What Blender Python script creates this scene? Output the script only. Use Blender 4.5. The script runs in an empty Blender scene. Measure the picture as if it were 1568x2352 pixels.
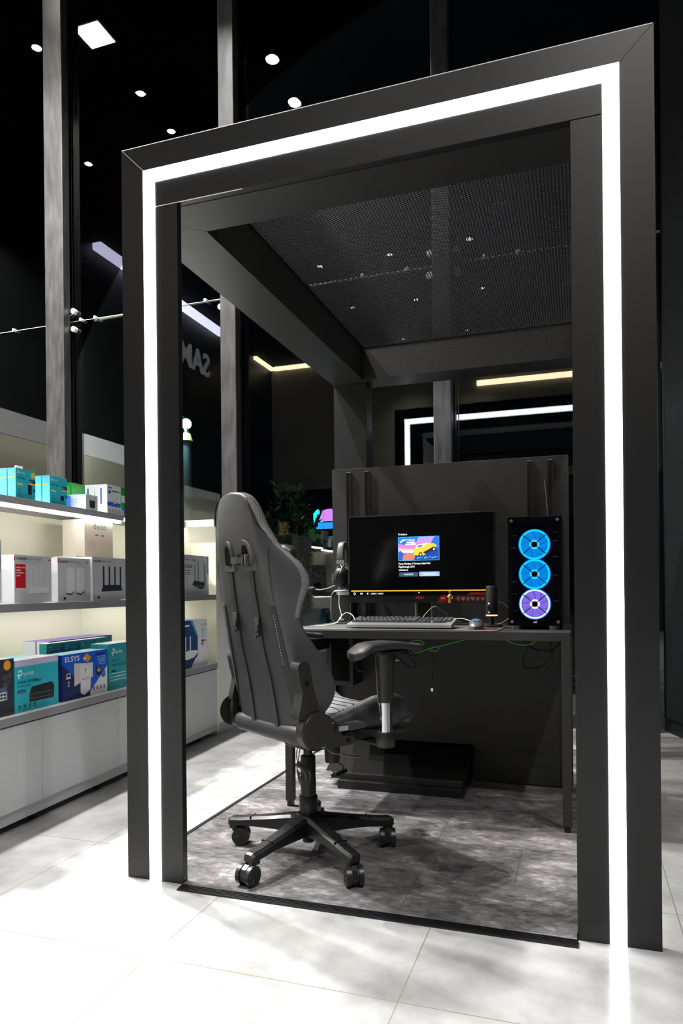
import bpy, bmesh, math, random
import numpy as np
from mathutils import Matrix, Vector
random.seed(7)
PI = math.pi
SC = bpy.context.scene
COL = SC.collection
YG = 2.95          # glass facade plane
ZC = 6.3           # shop ceiling

# ------------------------------------------------------------------ camera
cam_d = bpy.data.cameras.new('camera')
cam = bpy.data.objects.new('camera', cam_d)
COL.objects.link(cam)
SC.camera = cam
F_PX = 1627.02
cam_d.sensor_fit = 'HORIZONTAL'
cam_d.sensor_width = 36.0
cam_d.lens = 36.0 * F_PX / 1568.0
cam_d.shift_y = (1350.73 - 1176.0) / 1568.0
cam_d.clip_start = 0.05
cam_d.clip_end = 200
YAW = math.radians(18.557); ROLL = math.radians(-0.5619); PITCH = math.radians(-0.02)
_d = Vector((-math.sin(YAW), math.cos(YAW), 0)); _r = Vector((math.cos(YAW), math.sin(YAW), 0)); _u = Vector((0, 0, 1))
_d2 = _d * math.cos(PITCH) + _u * math.sin(PITCH); _u2 = _u * math.cos(PITCH) - _d * math.sin(PITCH)
_r3 = _r * math.cos(ROLL) + _u2 * math.sin(ROLL); _u3 = _u2 * math.cos(ROLL) - _r * math.sin(ROLL)
cam.matrix_world = Matrix(((_r3.x, _u3.x, -_d2.x, 1.4222), (_r3.y, _u3.y, -_d2.y, -1.9936), (_r3.z, _u3.z, -_d2.z, 0.9485), (0, 0, 0, 1)))

# ------------------------------------------------------------------ world, exposure
world = bpy.data.worlds.new('night')
SC.world = world
world.use_nodes = True
world.node_tree.nodes['Background'].inputs[0].default_value = (0.010, 0.014, 0.030, 1)
world.node_tree.nodes['Background'].inputs[1].default_value = 0.03
SC.view_settings.view_transform = 'Standard'
SC.view_settings.look = 'None'
SC.view_settings.exposure = 0.0
SC.view_settings.gamma = 1.0
SC.view_settings.use_curve_mapping = False
SC.cycles.max_bounces = 10
SC.cycles.transparent_max_bounces = 24
SC.cycles.sample_clamp_indirect = 6.0
SC.cycles.caustics_reflective = False
SC.cycles.caustics_refractive = False

# ------------------------------------------------------------------ light settings
LAMP_W = 50.0        # every ceiling downlight
LAMP_COL = (1.0, 0.985, 0.95)
STRIP_E = 9.0        # portal light strips
SHELF_E = 15.0

# ------------------------------------------------------------------ materials
def _nt(name):
    m = bpy.data.materials.new(name); m.use_nodes = True
    return m, m.node_tree, m.node_tree.nodes['Principled BSDF']
def mat(name, col, rough=0.5, metal=0.0, spec=0.5, noise=None, bump=None, coat=0.0):
    m, nt, b = _nt(name)
    b.inputs['Base Color'].default_value = (*col, 1)
    b.inputs['Roughness'].default_value = rough
    b.inputs['Metallic'].default_value = metal
    b.inputs['Specular IOR Level'].default_value = spec
    b.inputs['Coat Weight'].default_value = coat
    if noise or bump:
        tc = nt.nodes.new('ShaderNodeTexCoord')
    if noise:
        sc, amt = noise
        n = nt.nodes.new('ShaderNodeTexNoise'); n.inputs['Scale'].default_value = sc; n.inputs['Detail'].default_value = 4
        nt.links.new(tc.outputs['Object'], n.inputs['Vector'])
        mx = nt.nodes.new('ShaderNodeMix'); mx.data_type = 'RGBA'
        mx.inputs['A'].default_value = (*[c * (1 - amt) for c in col], 1)
        mx.inputs['B'].default_value = (*[min(1, c * (1 + amt)) for c in col], 1)
        nt.links.new(n.outputs['Fac'], mx.inputs['Factor'])
        nt.links.new(mx.outputs['Result'], b.inputs['Base Color'])
    if bump:
        sc, st = bump
        n2 = nt.nodes.new('ShaderNodeTexNoise'); n2.inputs['Scale'].default_value = sc; n2.inputs['Detail'].default_value = 3
        nt.links.new(tc.outputs['Object'], n2.inputs['Vector'])
        bp = nt.nodes.new('ShaderNodeBump'); bp.inputs['Strength'].default_value = st; bp.inputs['Distance'].default_value = 0.002
        nt.links.new(n2.outputs['Fac'], bp.inputs['Height'])
        nt.links.new(bp.outputs['Normal'], b.inputs['Normal'])
    return m
def emit(name, col, s, base=(0.8, 0.8, 0.8)):
    m, nt, b = _nt(name)
    b.inputs['Base Color'].default_value = (*base, 1)
    b.inputs['Emission Color'].default_value = (*col, 1)
    b.inputs['Emission Strength'].default_value = s
    return m
def glassy(name, tint, ior, extra=0.0):
    """clear pane: what lies behind shows through, the room reflects in it"""
    m, nt, b = _nt(name)
    nt.nodes.remove(b)
    out = nt.nodes['Material Output']
    tr = nt.nodes.new('ShaderNodeBsdfTransparent'); tr.inputs[0].default_value = (*tint, 1)
    gl = nt.nodes.new('ShaderNodeBsdfGlossy'); gl.inputs['Roughness'].default_value = 0.0; gl.inputs[0].default_value = (1, 1, 1, 1)
    fr = nt.nodes.new('ShaderNodeFresnel'); fr.inputs['IOR'].default_value = ior
    ad = nt.nodes.new('ShaderNodeMath'); ad.operation = 'ADD'; ad.inputs[1].default_value = extra; ad.use_clamp = True
    mx = nt.nodes.new('ShaderNodeMixShader')
    nt.links.new(fr.outputs[0], ad.inputs[0]); nt.links.new(ad.outputs[0], mx.inputs[0])
    nt.links.new(tr.outputs[0], mx.inputs[1]); nt.links.new(gl.outputs[0], mx.inputs[2])
    nt.links.new(mx.outputs[0], out.inputs['Surface'])
    return m
M = {}
M['frame'] = mat('satin_black_composite', (0.0055, 0.0055, 0.0065), 0.36, 0.0, 0.5, bump=(9, 0.04))
M['frame_in'] = mat('matt_black_composite', (0.014, 0.0138, 0.013), 0.38, 0.0, 0.5)
M['edgeline'] = mat('bare_aluminium_edge', (0.62, 0.62, 0.6), 0.5)  # pale panel edge with the frame's edge highlight painted in
M['strip'] = emit('led_diffuser', (0.93, 0.97, 1.0), STRIP_E)
M['meshsteel'] = mat('expanded_steel', (0.022, 0.022, 0.024), 0.26, 0.5)
M['black'] = mat('black_plastic', (0.008, 0.008, 0.009), 0.36)
M['black_rough'] = mat('black_rough_plastic', (0.014, 0.014, 0.015), 0.5, bump=(300, 0.3))
M['deep'] = mat('recess_black', (0.003, 0.003, 0.003), 0.8, spec=0.1)
M['desk'] = mat('dark_laminate', (0.024, 0.0235, 0.024), 0.52, noise=(60, 0.25), bump=(140, 0.12))
M['steel'] = mat('brushed_steel', (0.42, 0.42, 0.44), 0.33, 1.0)
M['chrome'] = mat('chrome', (0.75, 0.75, 0.76), 0.08, 1.0)
M['white'] = mat('white_laminate', (0.70, 0.71, 0.70), 0.5)
M['cream'] = mat('cream_laminate', (0.76, 0.75, 0.60), 0.6)
M['greylam'] = mat('grey_laminate', (0.47, 0.485, 0.50), 0.45, noise=(30, 0.05))
M['greyedge'] = mat('grey_edge_laminate', (0.22, 0.225, 0.24), 0.45)
M['shelfstrip'] = emit('shelf_led', (1.0, 0.97, 0.9), SHELF_E)
M['coved'] = emit('cove_led_warm', (1.0, 0.82, 0.52), 9.0)
M['covep'] = emit('cove_led_cool', (0.72, 0.70, 1.0), 7.0)
M['lampdisc'] = emit('downlight_lens', (1.0, 0.98, 0.95), 100.0)
M['lampsq'] = emit('panel_light_lens', (1.0, 0.95, 0.82), 40.0)
M['wall_dark'] = mat('dark_panelling', (0.026, 0.0245, 0.019), 0.6, noise=(3, 0.2))
M['wall_panel'] = mat('dark_wood_panelling', (0.13, 0.12, 0.09), 0.6, noise=(3, 0.25))
M['ceil'] = mat('black_ceiling', (0.002, 0.002, 0.002), 0.9, spec=0.1)
M['darkwall2'] = mat('black_cladding', (0.005, 0.006, 0.0065), 0.45, spec=0.3)
M['fac'] = glassy('facade_glass', (0.90, 0.94, 0.93), 1.5, 0.028)
M['clear'] = glassy('clear_glass', (0.8, 0.8, 0.82), 1.45)
M['pcglass'] = glassy('smoked_glass', (0.62, 0.62, 0.66), 1.45, 0.01)

def leather():
    m, nt, b = _nt('grey_faux_leather')
    tc = nt.nodes.new('ShaderNodeTexCoord')
    v = nt.nodes.new('ShaderNodeTexVoronoi'); v.inputs['Scale'].default_value = 420
    n = nt.nodes.new('ShaderNodeTexNoise'); n.inputs['Scale'].default_value = 9
    nt.links.new(tc.outputs['Object'], v.inputs['Vector']); nt.links.new(tc.outputs['Object'], n.inputs['Vector'])
    mx = nt.nodes.new('ShaderNodeMix'); mx.data_type = 'RGBA'
    mx.inputs['A'].default_value = (0.024, 0.024, 0.027, 1); mx.inputs['B'].default_value = (0.035, 0.035, 0.039, 1)
    nt.links.new(n.outputs['Fac'], mx.inputs['Factor']); nt.links.new(mx.outputs['Result'], b.inputs['Base Color'])
    bp = nt.nodes.new('ShaderNodeBump'); bp.inputs['Strength'].default_value = 0.12; bp.inputs['Distance'].default_value = 0.0008
    nt.links.new(v.outputs['Distance'], bp.inputs['Height']); nt.links.new(bp.outputs['Normal'], b.inputs['Normal'])
    b.inputs['Roughness'].default_value = 0.42
    b.inputs['Specular IOR Level'].default_value = 0.55
    return m
M['leather'] = leather()
def carbon():
    m, nt, b = _nt('carbon_weave_vinyl')
    tc = nt.nodes.new('ShaderNodeTexCoord')
    sp = nt.nodes.new('ShaderNodeSeparateXYZ'); nt.links.new(tc.outputs['Object'], sp.inputs[0])
    def wave(a, bsock, fa, fb):
        x = nt.nodes.new('ShaderNodeMath'); x.operation = 'MULTIPLY'; x.inputs[1].default_value = fa
        y = nt.nodes.new('ShaderNodeMath'); y.operation = 'MULTIPLY_ADD'; y.inputs[1].default_value = fb
        nt.links.new(a, x.inputs[0]); nt.links.new(bsock, y.inputs[0]); nt.links.new(x.outputs[0], y.inputs[2])
        f = nt.nodes.new('ShaderNodeMath'); f.operation = 'SINE'; nt.links.new(y.outputs[0], f.inputs[0])
        g = nt.nodes.new('ShaderNodeMath'); g.operation = 'GREATER_THAN'; g.inputs[1].default_value = 0.05
        nt.links.new(f.outputs[0], g.inputs[0])
        return g.outputs[0]
    s = nt.nodes.new('ShaderNodeMath'); s.operation = 'ADD'
    nt.links.new(sp.outputs[0], s.inputs[0]); nt.links.new(sp.outputs[1], s.inputs[1])
    a = wave(s.outputs[0], sp.outputs[2], 950, 1250); c = wave(s.outputs[0], sp.outputs[2], -700, 1000)
    pr = nt.nodes.new('ShaderNodeMath'); pr.operation = 'MULTIPLY'
    nt.links.new(a, pr.inputs[0]); nt.links.new(c, pr.inputs[1])
    mx = nt.nodes.new('ShaderNodeMix'); mx.data_type = 'RGBA'
    mx.inputs['A'].default_value = (0.006, 0.006, 0.007, 1); mx.inputs['B'].default_value = (0.5, 0.5, 0.5, 1)
    nt.links.new(pr.outputs[0], mx.inputs['Factor']); nt.links.new(mx.outputs['Result'], b.inputs['Base Color'])
    b.inputs['Roughness'].default_value = 0.4
    return m
M['carbon'] = carbon()

def floor_mat():
    m, nt, b = _nt('polished_porcelain_tile')
    tc = nt.nodes.new('ShaderNodeTexCoord')
    mp = nt.nodes.new('ShaderNodeMapping'); mp.inputs['Location'].default_value = (-0.36, 0.42, 0)
    nt.links.new(tc.outputs['Object'], mp.inputs[0])
    br = nt.nodes.new('ShaderNodeTexBrick'); br.offset = 0.0; br.squash = 1.0
    br.inputs['Scale'].default_value = 1.0; br.inputs['Brick Width'].default_value = 0.66; br.inputs['Row Height'].default_value = 0.66
    br.inputs['Mortar Size'].default_value = 0.0016; br.inputs['Mortar Smooth'].default_value = 0.0
    br.inputs['Color1'].default_value = (0, 0, 0, 1); br.inputs['Color2'].default_value = (0, 0, 0, 1); br.inputs['Mortar'].default_value = (1, 1, 1, 1)
    nt.links.new(mp.outputs[0], br.inputs['Vector'])
    n = nt.nodes.new('ShaderNodeTexNoise'); n.inputs['Scale'].default_value = 3.2; n.inputs['Detail'].default_value = 7; n.inputs['Roughness'].default_value = 0.62
    nt.links.new(tc.outputs['Object'], n.inputs['Vector'])
    cr = nt.nodes.new('ShaderNodeValToRGB')
    cr.color_ramp.elements[0].position = 0.32; cr.color_ramp.elements[0].color = (0.185, 0.184, 0.183, 1)
    cr.color_ramp.elements[1].position = 0.68; cr.color_ramp.elements[1].color = (0.365, 0.364, 0.362, 1)
    nt.links.new(n.outputs['Fac'], cr.inputs[0])
    mx = nt.nodes.new('ShaderNodeMix'); mx.data_type = 'RGBA'
    mx.inputs['B'].default_value = (0.19, 0.16, 0.125, 1)
    nt.links.new(br.outputs['Color'], mx.inputs['Factor']); nt.links.new(cr.outputs[0], mx.inputs['A'])
    nt.links.new(mx.outputs['Result'], b.inputs['Base Color'])
    b.inputs['Roughness'].default_value = 0.16
    b.inputs['Specular IOR Level'].default_value = 0.5
    n2 = nt.nodes.new('ShaderNodeTexNoise'); n2.inputs['Scale'].default_value = 14; n2.inputs['Detail'].default_value = 4
    nt.links.new(tc.outputs['Object'], n2.inputs['Vector'])
    mr = nt.nodes.new('ShaderNodeMapRange'); mr.inputs['To Min'].default_value = 0.10; mr.inputs['To Max'].default_value = 0.26
    nt.links.new(n2.outputs['Fac'], mr.inputs['Value']); nt.links.new(mr.outputs['Result'], b.inputs['Roughness'])
    return m
M['floor'] = floor_mat()
def slate_mat():
    m, nt, b = _nt('dark_slate_vinyl')
    tc = nt.nodes.new('ShaderNodeTexCoord')
    mp = nt.nodes.new('ShaderNodeMapping'); mp.inputs['Rotation'].default_value = (0, 0, math.radians(-38)); mp.inputs['Scale'].default_value = (1.0, 1.7, 1.0)
    nt.links.new(tc.outputs['Object'], mp.inputs[0])
    n = nt.nodes.new('ShaderNodeTexNoise'); n.inputs['Scale'].default_value = 4.0; n.inputs['Detail'].default_value = 12; n.inputs['Roughness'].default_value = 0.74; n.inputs['Distortion'].default_value = 0.5
    nt.links.new(mp.outputs[0], n.inputs['Vector'])
    cr = nt.nodes.new('ShaderNodeValToRGB'); e = cr.color_ramp.elements
    e[0].position = 0.41; e[0].color = (0.035, 0.034, 0.036, 1)
    e[1].position = 0.66; e[1].color = (0.40, 0.388, 0.39, 1)
    x = e.new(0.53); x.color = (0.13, 0.124, 0.128, 1)
    n3 = nt.nodes.new('ShaderNodeTexNoise'); n3.inputs['Scale'].default_value = 26; n3.inputs['Detail'].default_value = 10; n3.inputs['Roughness'].default_value = 0.8
    nt.links.new(mp.outputs[0], n3.inputs['Vector'])
    mf = nt.nodes.new('ShaderNodeMix'); mf.data_type = 'FLOAT'; mf.inputs['Factor'].default_value = 0.38
    nt.links.new(n.outputs['Fac'], mf.inputs['A']); nt.links.new(n3.outputs['Fac'], mf.inputs['B'])
    nt.links.new(mf.outputs['Result'], cr.inputs[0])
    br = nt.nodes.new('ShaderNodeTexBrick'); br.offset = 0.5
    br.inputs['Scale'].default_value = 1.0; br.inputs['Brick Width'].default_value = 0.61; br.inputs['Row Height'].default_value = 0.305
    br.inputs['Mortar Size'].default_value = 0.0016
    br.inputs['Color1'].default_value = (0.75, 0.75, 0.75, 1); br.inputs['Color2'].default_value = (1.25, 1.22, 1.2, 1); br.inputs['Mortar'].default_value = (0.5, 0.5, 0.5, 1)
    nt.links.new(tc.outputs['Object'], br.inputs['Vector'])
    mu = nt.nodes.new('ShaderNodeMix'); mu.data_type = 'RGBA'; mu.blend_type = 'MULTIPLY'; mu.inputs['Factor'].default_value = 1.0
    nt.links.new(cr.outputs[0], mu.inputs['A']); nt.links.new(br.outputs['Color'], mu.inputs['B'])
    nt.links.new(mu.outputs['Result'], b.inputs['Base Color'])
    bp = nt.nodes.new('ShaderNodeBump'); bp.inputs['Strength'].default_value = 0.35; bp.inputs['Distance'].default_value = 0.004
    nt.links.new(mf.outputs['Result'], bp.inputs['Height']); nt.links.new(bp.outputs['Normal'], b.inputs['Normal'])
    b.inputs['Roughness'].default_value = 0.34
    return m
M['slate'] = slate_mat()
def steel_mullion():
    m, nt, b = _nt('worn_steel')
    tc = nt.nodes.new('ShaderNodeTexCoord')
    mp = nt.nodes.new('ShaderNodeMapping'); mp.inputs['Scale'].default_value = (6, 6, 1.2)
    nt.links.new(tc.outputs['Object'], mp.inputs[0])
    n = nt.nodes.new('ShaderNodeTexNoise'); n.inputs['Scale'].default_value = 4; n.inputs['Detail'].default_value = 5
    nt.links.new(mp.outputs[0], n.inputs['Vector'])
    cr = nt.nodes.new('ShaderNodeValToRGB')
    cr.color_ramp.elements[0].position = 0.35; cr.color_ramp.elements[0].color = (0.020, 0.0195, 0.0205, 1)
    cr.color_ramp.elements[1].position = 0.75; cr.color_ramp.elements[1].color = (0.050, 0.049, 0.051, 1)
    nt.links.new(n.outputs['Fac'], cr.inputs[0]); nt.links.new(cr.outputs[0], b.inputs['Base Color'])
    b.inputs['Roughness'].default_value = 0.4; b.inputs['Metallic'].default_value = 0.35
    return m
M['mullion'] = steel_mullion()
_pc = {}
def paint(r, g, b, rough=0.35):
    """printed card colour, given as sRGB 0-255"""
    k = (r, g, b, rough)
    if k not in _pc:
        lin = [((c / 255) / 12.92 if c <= 10 else (((c / 255) + 0.055) / 1.055) ** 2.4) for c in (r, g, b)]
        _pc[k] = mat('print_%02x%02x%02x' % (r, g, b), [min(0.9, c) for c in lin], rough)
    return _pc[k]
_ec = {}
def glow(r, g, b, s=1.0):
    k = (r, g, b, s)
    if k not in _ec:
        lin = [((c / 255) / 12.92 if c <= 10 else (((c / 255) + 0.055) / 1.055) ** 2.4) for c in (r, g, b)]
        _ec[k] = emit('screen_%02x%02x%02x' % (r, g, b), lin, s, base=(0.01, 0.01, 0.01))
    return _ec[k]

# ------------------------------------------------------------------ mesh builder
_text_cache = {}
def text_geo(s, bold=False):
    k = (s, bold)
    if k not in _text_cache:
        cu = bpy.data.curves.new('t', 'FONT'); cu.body = s; cu.resolution_u = 2
        cu.offset = 0.018 if bold else 0.0
        o = bpy.data.objects.new('t', cu); COL.objects.link(o)
        dg = bpy.context.evaluated_depsgraph_get()
        me = o.evaluated_get(dg).to_mesh()
        vs = [tuple(v.co) for v in me.vertices]; fs = [tuple(p.vertices) for p in me.polygons]
        o.evaluated_get(dg).to_mesh_clear()
        bpy.data.objects.remove(o); bpy.data.curves.remove(cu)
        x0 = min(v[0] for v in vs); x1 = max(v[0] for v in vs); y0 = min(v[1] for v in vs)
        _text_cache[k] = (vs, fs, x0, x1)
    return _text_cache[k]
class MB:
    def __init__(s):
        s.v = []; s.f = []; s.mi = []; s.sm = []; s.mats = []; s.T = Matrix.Identity(4)
    def m(s, mt):
        if mt not in s.mats: s.mats.append(mt)
        return s.mats.index(mt)
    def add(s, vs, fs, mt, smooth=False):
        o = len(s.v); i = s.m(mt)
        s.v += [tuple(s.T @ Vector(v)) for v in vs]
        for f in fs:
            s.f.append(tuple(o + k for k in f)); s.mi.append(i); s.sm.append(smooth)
    def box(s, x0, x1, y0, y1, z0, z1, mt):
        vs = [(x, y, z) for z in (z0, z1) for y in (y0, y1) for x in (x0, x1)]
        s.add(vs, [(0, 2, 3, 1), (4, 5, 7, 6), (0, 1, 5, 4), (2, 6, 7, 3), (0, 4, 6, 2), (1, 3, 7, 5)], mt)
    def rbox(s, x0, x1, y0, y1, z0, z1, r, mt, axis='z', n=5):
        """box with rounded edges along one axis"""
        if axis == 'z': a0, a1, b0, b1, h0, h1 = x0, x1, y0, y1, z0, z1
        elif axis == 'y': a0, a1, b0, b1, h0, h1 = x0, x1, z0, z1, y0, y1
        else: a0, a1, b0, b1, h0, h1 = y0, y1, z0, z1, x0, x1
        s.prism(rrect(a0, a1, b0, b1, r, n), h0, h1, mt, axis)
    def prism(s, poly, h0, h1, mt, axis='z', smooth=False):
        n = len(poly)
        def P(a, b, h):
            return (a, b, h) if axis == 'z' else ((a, h, b) if axis == 'y' else (h, a, b))
        vs = [P(a, b, h0) for a, b in poly] + [P(a, b, h1) for a, b in poly]
        fl = axis == 'y'
        area = sum(poly[i][0] * poly[(i + 1) % n][1] - poly[(i + 1) % n][0] * poly[i][1] for i in range(n))
        if (area < 0): fl = not fl
        caps = [tuple(range(n - 1, -1, -1)), tuple(range(n, 2 * n))]
        side = [(i, (i + 1) % n, n + (i + 1) % n, n + i) for i in range(n)]
        if fl:
            caps = [tuple(reversed(c)) for c in caps]; side = [tuple(reversed(c)) for c in side]
        s.add(vs, caps, mt); s.add(vs, side, mt, smooth)
    def poly(s, pts, mt):
        s.add(pts, [tuple(range(len(pts)))], mt)
    def cyl(s, p0, p1, r, mt, n=20, r1=None, smooth=True, caps=True):
        p0 = Vector(p0); p1 = Vector(p1); d = (p1 - p0).normalized()
        u = d.orthogonal().normalized(); w = d.cross(u)
        r1 = r if r1 is None else r1
        vs = []
        for p, rr in ((p0, r), (p1, r1)):
            for k in range(n):
                a = 2 * PI * k / n
                vs.append(tuple(p + (u * math.cos(a) + w * math.sin(a)) * rr))
        s.add(vs, [(k, (k + 1) % n, n + (k + 1) % n, n + k) for k in range(n)], mt, smooth)
        if caps: s.add(vs, [tuple(range(n - 1, -1, -1)), tuple(range(n, 2 * n))], mt)
    def ring(s, c, axis, ro, ri, h, mt, n=40):
        c = Vector(c); d = Vector(axis).normalized(); u = d.orthogonal().normalized(); w = d.cross(u)
        vs = []
        for rr, hh in ((ro, 0), (ro, h), (ri, h), (ri, 0)):
            for k in range(n):
                a = 2 * PI * k / n
                vs.append(tuple(c + d * hh + (u * math.cos(a) + w * math.sin(a)) * rr))
        fs = []
        for q in range(4):
            b = q * n; e = ((q + 1) % 4) * n
            fs += [(b + k, b + (k + 1) % n, e + (k + 1) % n, e + k) for k in range(n)]
        s.add(vs, fs, mt, True)
    def lathe(s, prof, mt, c=(0, 0, 0), n=28, smooth=True):
        vs = [(c[0] + r * math.cos(2 * PI * k / n), c[1] + r * math.sin(2 * PI * k / n), c[2] + z) for r, z in prof for k in range(n)]
        fs = [(i * n + k, i * n + (k + 1) % n, (i + 1) * n + (k + 1) % n, (i + 1) * n + k) for i in range(len(prof) - 1) for k in range(n)]
        fs += [tuple(range(n - 1, -1, -1)), tuple(range((len(prof) - 1) * n, len(prof) * n))]
        s.add(vs, fs, mt, smooth)
    def tube(s, pts, r, mt, n=8, closed=False):
        pts = [Vector(p) for p in pts]; L = len(pts); vs = []; prev = None
        for i, p in enumerate(pts):
            if closed: t = pts[(i + 1) % L] - pts[i - 1]
            else: t = pts[min(i + 1, L - 1)] - pts[max(i - 1, 0)]
            t = t.normalized() if t.length > 1e-9 else Vector((0, 0, 1))
            if prev is None: u = t.orthogonal().normalized()
            else:
                u = prev - t * prev.dot(t)
                u = u.normalized() if u.length > 1e-6 else t.orthogonal().normalized()
            prev = u; w = t.cross(u)
            rr = r[i] if isinstance(r, (list, tuple)) else r
            vs += [tuple(p + (u * math.cos(2 * PI * k / n) + w * math.sin(2 * PI * k / n)) * rr) for k in range(n)]
        fs = [(i * n + k, i * n + (k + 1) % n, ((i + 1) % L) * n + (k + 1) % n, ((i + 1) % L) * n + k) for i in range(L if closed else L - 1) for k in range(n)]
        if not closed: fs += [tuple(range(n - 1, -1, -1)), tuple(range((L - 1) * n, L * n))]
        s.add(vs, fs, mt, True)
    def sphere(s, c, r, mt, nu=16, nv=10):
        rx, ry, rz = r if isinstance(r, (list, tuple)) else (r, r, r)
        prof = [(math.sin(PI * i / nv), -math.cos(PI * i / nv)) for i in range(nv + 1)]
        vs = [(c[0] + rx * a * math.cos(2 * PI * k / nu), c[1] + ry * a * math.sin(2 * PI * k / nu), c[2] + rz * b) for a, b in prof for k in range(nu)]
        s.add(vs, [(i * nu + k, i * nu + (k + 1) % nu, (i + 1) * nu + (k + 1) % nu, (i + 1) * nu + k) for i in range(nv) for k in range(nu)], mt, True)
    def loft(s, rings, mt, closed=True, caps=True, matf=None, smooth=True):
        n = len(rings[0]); L = len(rings); o = len(s.v)
        vs = [p for r in rings for p in r]
        kk = n if closed else n - 1
        if matf is None:
            s.add(vs, [(i * n + k, i * n + (k + 1) % n, (i + 1) * n + (k + 1) % n, (i + 1) * n + k) for i in range(L - 1) for k in range(kk)], mt, smooth)
        else:
            s.v += [tuple(s.T @ Vector(v)) for v in vs]
            for i in range(L - 1):
                for k in range(kk):
                    s.f.append((o + i * n + k, o + i * n + (k + 1) % n, o + (i + 1) * n + (k + 1) % n, o + (i + 1) * n + k))
                    s.mi.append(s.m(matf(i, k))); s.sm.append(smooth)
        if caps and closed:
            s.add(rings[0], [tuple(range(n - 1, -1, -1))], mt); s.add(rings[-1], [tuple(range(n))], mt)
    def text(s, t, size, org, ux, uy, mt, bold=False, width=None, align='l'):
        vs, fs, x0, x1 = text_geo(t, bold)
        k = size; kx = size if width is None else width / max(1e-6, (x1 - x0))
        org = Vector(org); ux = Vector(ux); uy = Vector(uy)
        off = 0 if align == 'l' else (-(x1 - x0) * kx / 2 if align == 'c' else -(x1 - x0) * kx)
        s.add([tuple(org + ux * ((v[0] - x0) * kx + off) + uy * (v[1] * k)) for v in vs], fs, mt)
    def build(s, name, parent=None, bevel=0.0, seg=2, sharp=35, loc=None, rotz=0.0, fix=True):
        me = bpy.data.meshes.new(name)
        me.from_pydata(s.v, [], s.f)
        for mt in s.mats: me.materials.append(mt)
        me.polygons.foreach_set('material_index', s.mi)
        me.polygons.foreach_set('use_smooth', s.sm)
        if fix:
            bm = bmesh.new(); bm.from_mesh(me)
            bmesh.ops.recalc_face_normals(bm, faces=bm.faces); bm.to_mesh(me); bm.free()
        if any(s.sm): me.set_sharp_from_angle(angle=math.radians(sharp))
        me.update()
        o = bpy.data.objects.new(name, me); COL.objects.link(o)
        if parent is not None: o.parent = parent
        if loc is not None: o.location = loc
        if rotz: o.rotation_euler = (0, 0, rotz)
        if bevel:
            b = o.modifiers.new('bevel', 'BEVEL'); b.width = bevel; b.segments = seg; b.limit_method = 'ANGLE'; b.angle_limit = math.radians(40)
            b.harden_normals = False
        return o
def rrect(a0, a1, b0, b1, r, n=5):
    out = []
    for cx, cy, st in ((a1 - r, b1 - r, 0), (a0 + r, b1 - r, 90), (a0 + r, b0 + r, 180), (a1 - r, b0 + r, 270)):
        for k in range(n + 1):
            a = math.radians(st + 90 * k / n)
            out.append((cx + r * math.cos(a), cy + r * math.sin(a)))
    return out
def circle(cx, cy, r, n=28):
    return [(cx + r * math.cos(2 * PI * k / n), cy + r * math.sin(2 * PI * k / n)) for k in range(n)]
def curve(pts, n=8):
    """Catmull-Rom through the points"""
    P = [Vector(p) for p in pts]; P = [P[0] * 2 - P[1]] + P + [P[-1] * 2 - P[-2]]; out = []
    for i in range(1, len(P) - 2):
        a, b, c, d = P[i - 1:i + 3]
        for k in range(n):
            t = k / n
            out.append(0.5 * ((2 * b) + (c - a) * t + (2 * a - 5 * b + 4 * c - d) * t * t + (3 * b - a - 3 * c + d) * t ** 3))
    out.append(P[-2]); return out
def thing(name, label, cat, loc=(0, 0, 0), rotz=0.0, group=None):
    o = bpy.data.objects.new(name, None); COL.objects.link(o)
    o.empty_display_size = 0.1
    o.location = loc; o.rotation_euler = (0, 0, rotz)
    return tag(o, label, cat, group)
def tag(o, label, cat, group=None):
    o['label'] = label; o['category'] = cat
    if group: o['group'] = group
    return o
def struct(o, label=None):
    o['kind'] = 'structure'
    if label: o['label'] = label
    return o
def dup(root, loc, label=None, group=None, rotz=None):
    r = root.copy(); COL.objects.link(r); r.location = loc
    if rotz is not None: r.rotation_euler = (0, 0, rotz)
    if label: r['label'] = label
    if group: r['group'] = group
    for ch in list(root.children):
        c = ch.copy(); COL.objects.link(c); c.parent = r
        for g in list(ch.children):
            d = g.copy(); COL.objects.link(d); d.parent = c
    return r

# ================================================================== THE SETTING
mb = MB(); mb.box(-5.8, 5.2, -8.0, YG + 0.02, -0.12, 0.0, M['floor']); struct(mb.build('floor'))
mb = MB(); mb.box(-5.8, 5.2, -8.0, YG + 0.02, ZC, ZC + 0.15, M['ceil']); struct(mb.build('ceiling'))
mb = MB(); mb.box(-5.8, -5.6, -8.0, YG + 0.02, 0, ZC, M['darkwall2']); struct(mb.build('wall_left'))
mb = MB(); mb.box(-5.8, 5.2, -8.05, -7.85, 3.3, ZC, M['wall_panel']); mb.box(-5.8, 5.2, -8.05, -7.9, 0, 3.3, M['darkwall2']); struct(mb.build('wall_rear'))
mb = MB(); mb.box(5.0, 5.2, -8.0, YG + 0.02, 0, ZC, M['darkwall2']); struct(mb.build('wall_right'))
# black clad wall that closes the facade on the right, its lower edge held above the floor
mb = MB(); mb.T = Matrix.Translation((1.925, 2.995, 0)) @ Matrix.Rotation(math.radians(-69.3), 4, 'Z')
mb.box(0, 2.4, 0.0, 0.09, 0.1, ZC, M['darkwall2']); mb.box(-0.012, 0.0, -0.012, 0.1, 0.1, ZC, M['mullion'])
mb.box(0.05, 2.4, 0.02, 0.07, 0.0, 0.1, M['darkwall2'])
struct(mb.build('door_1'))

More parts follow.
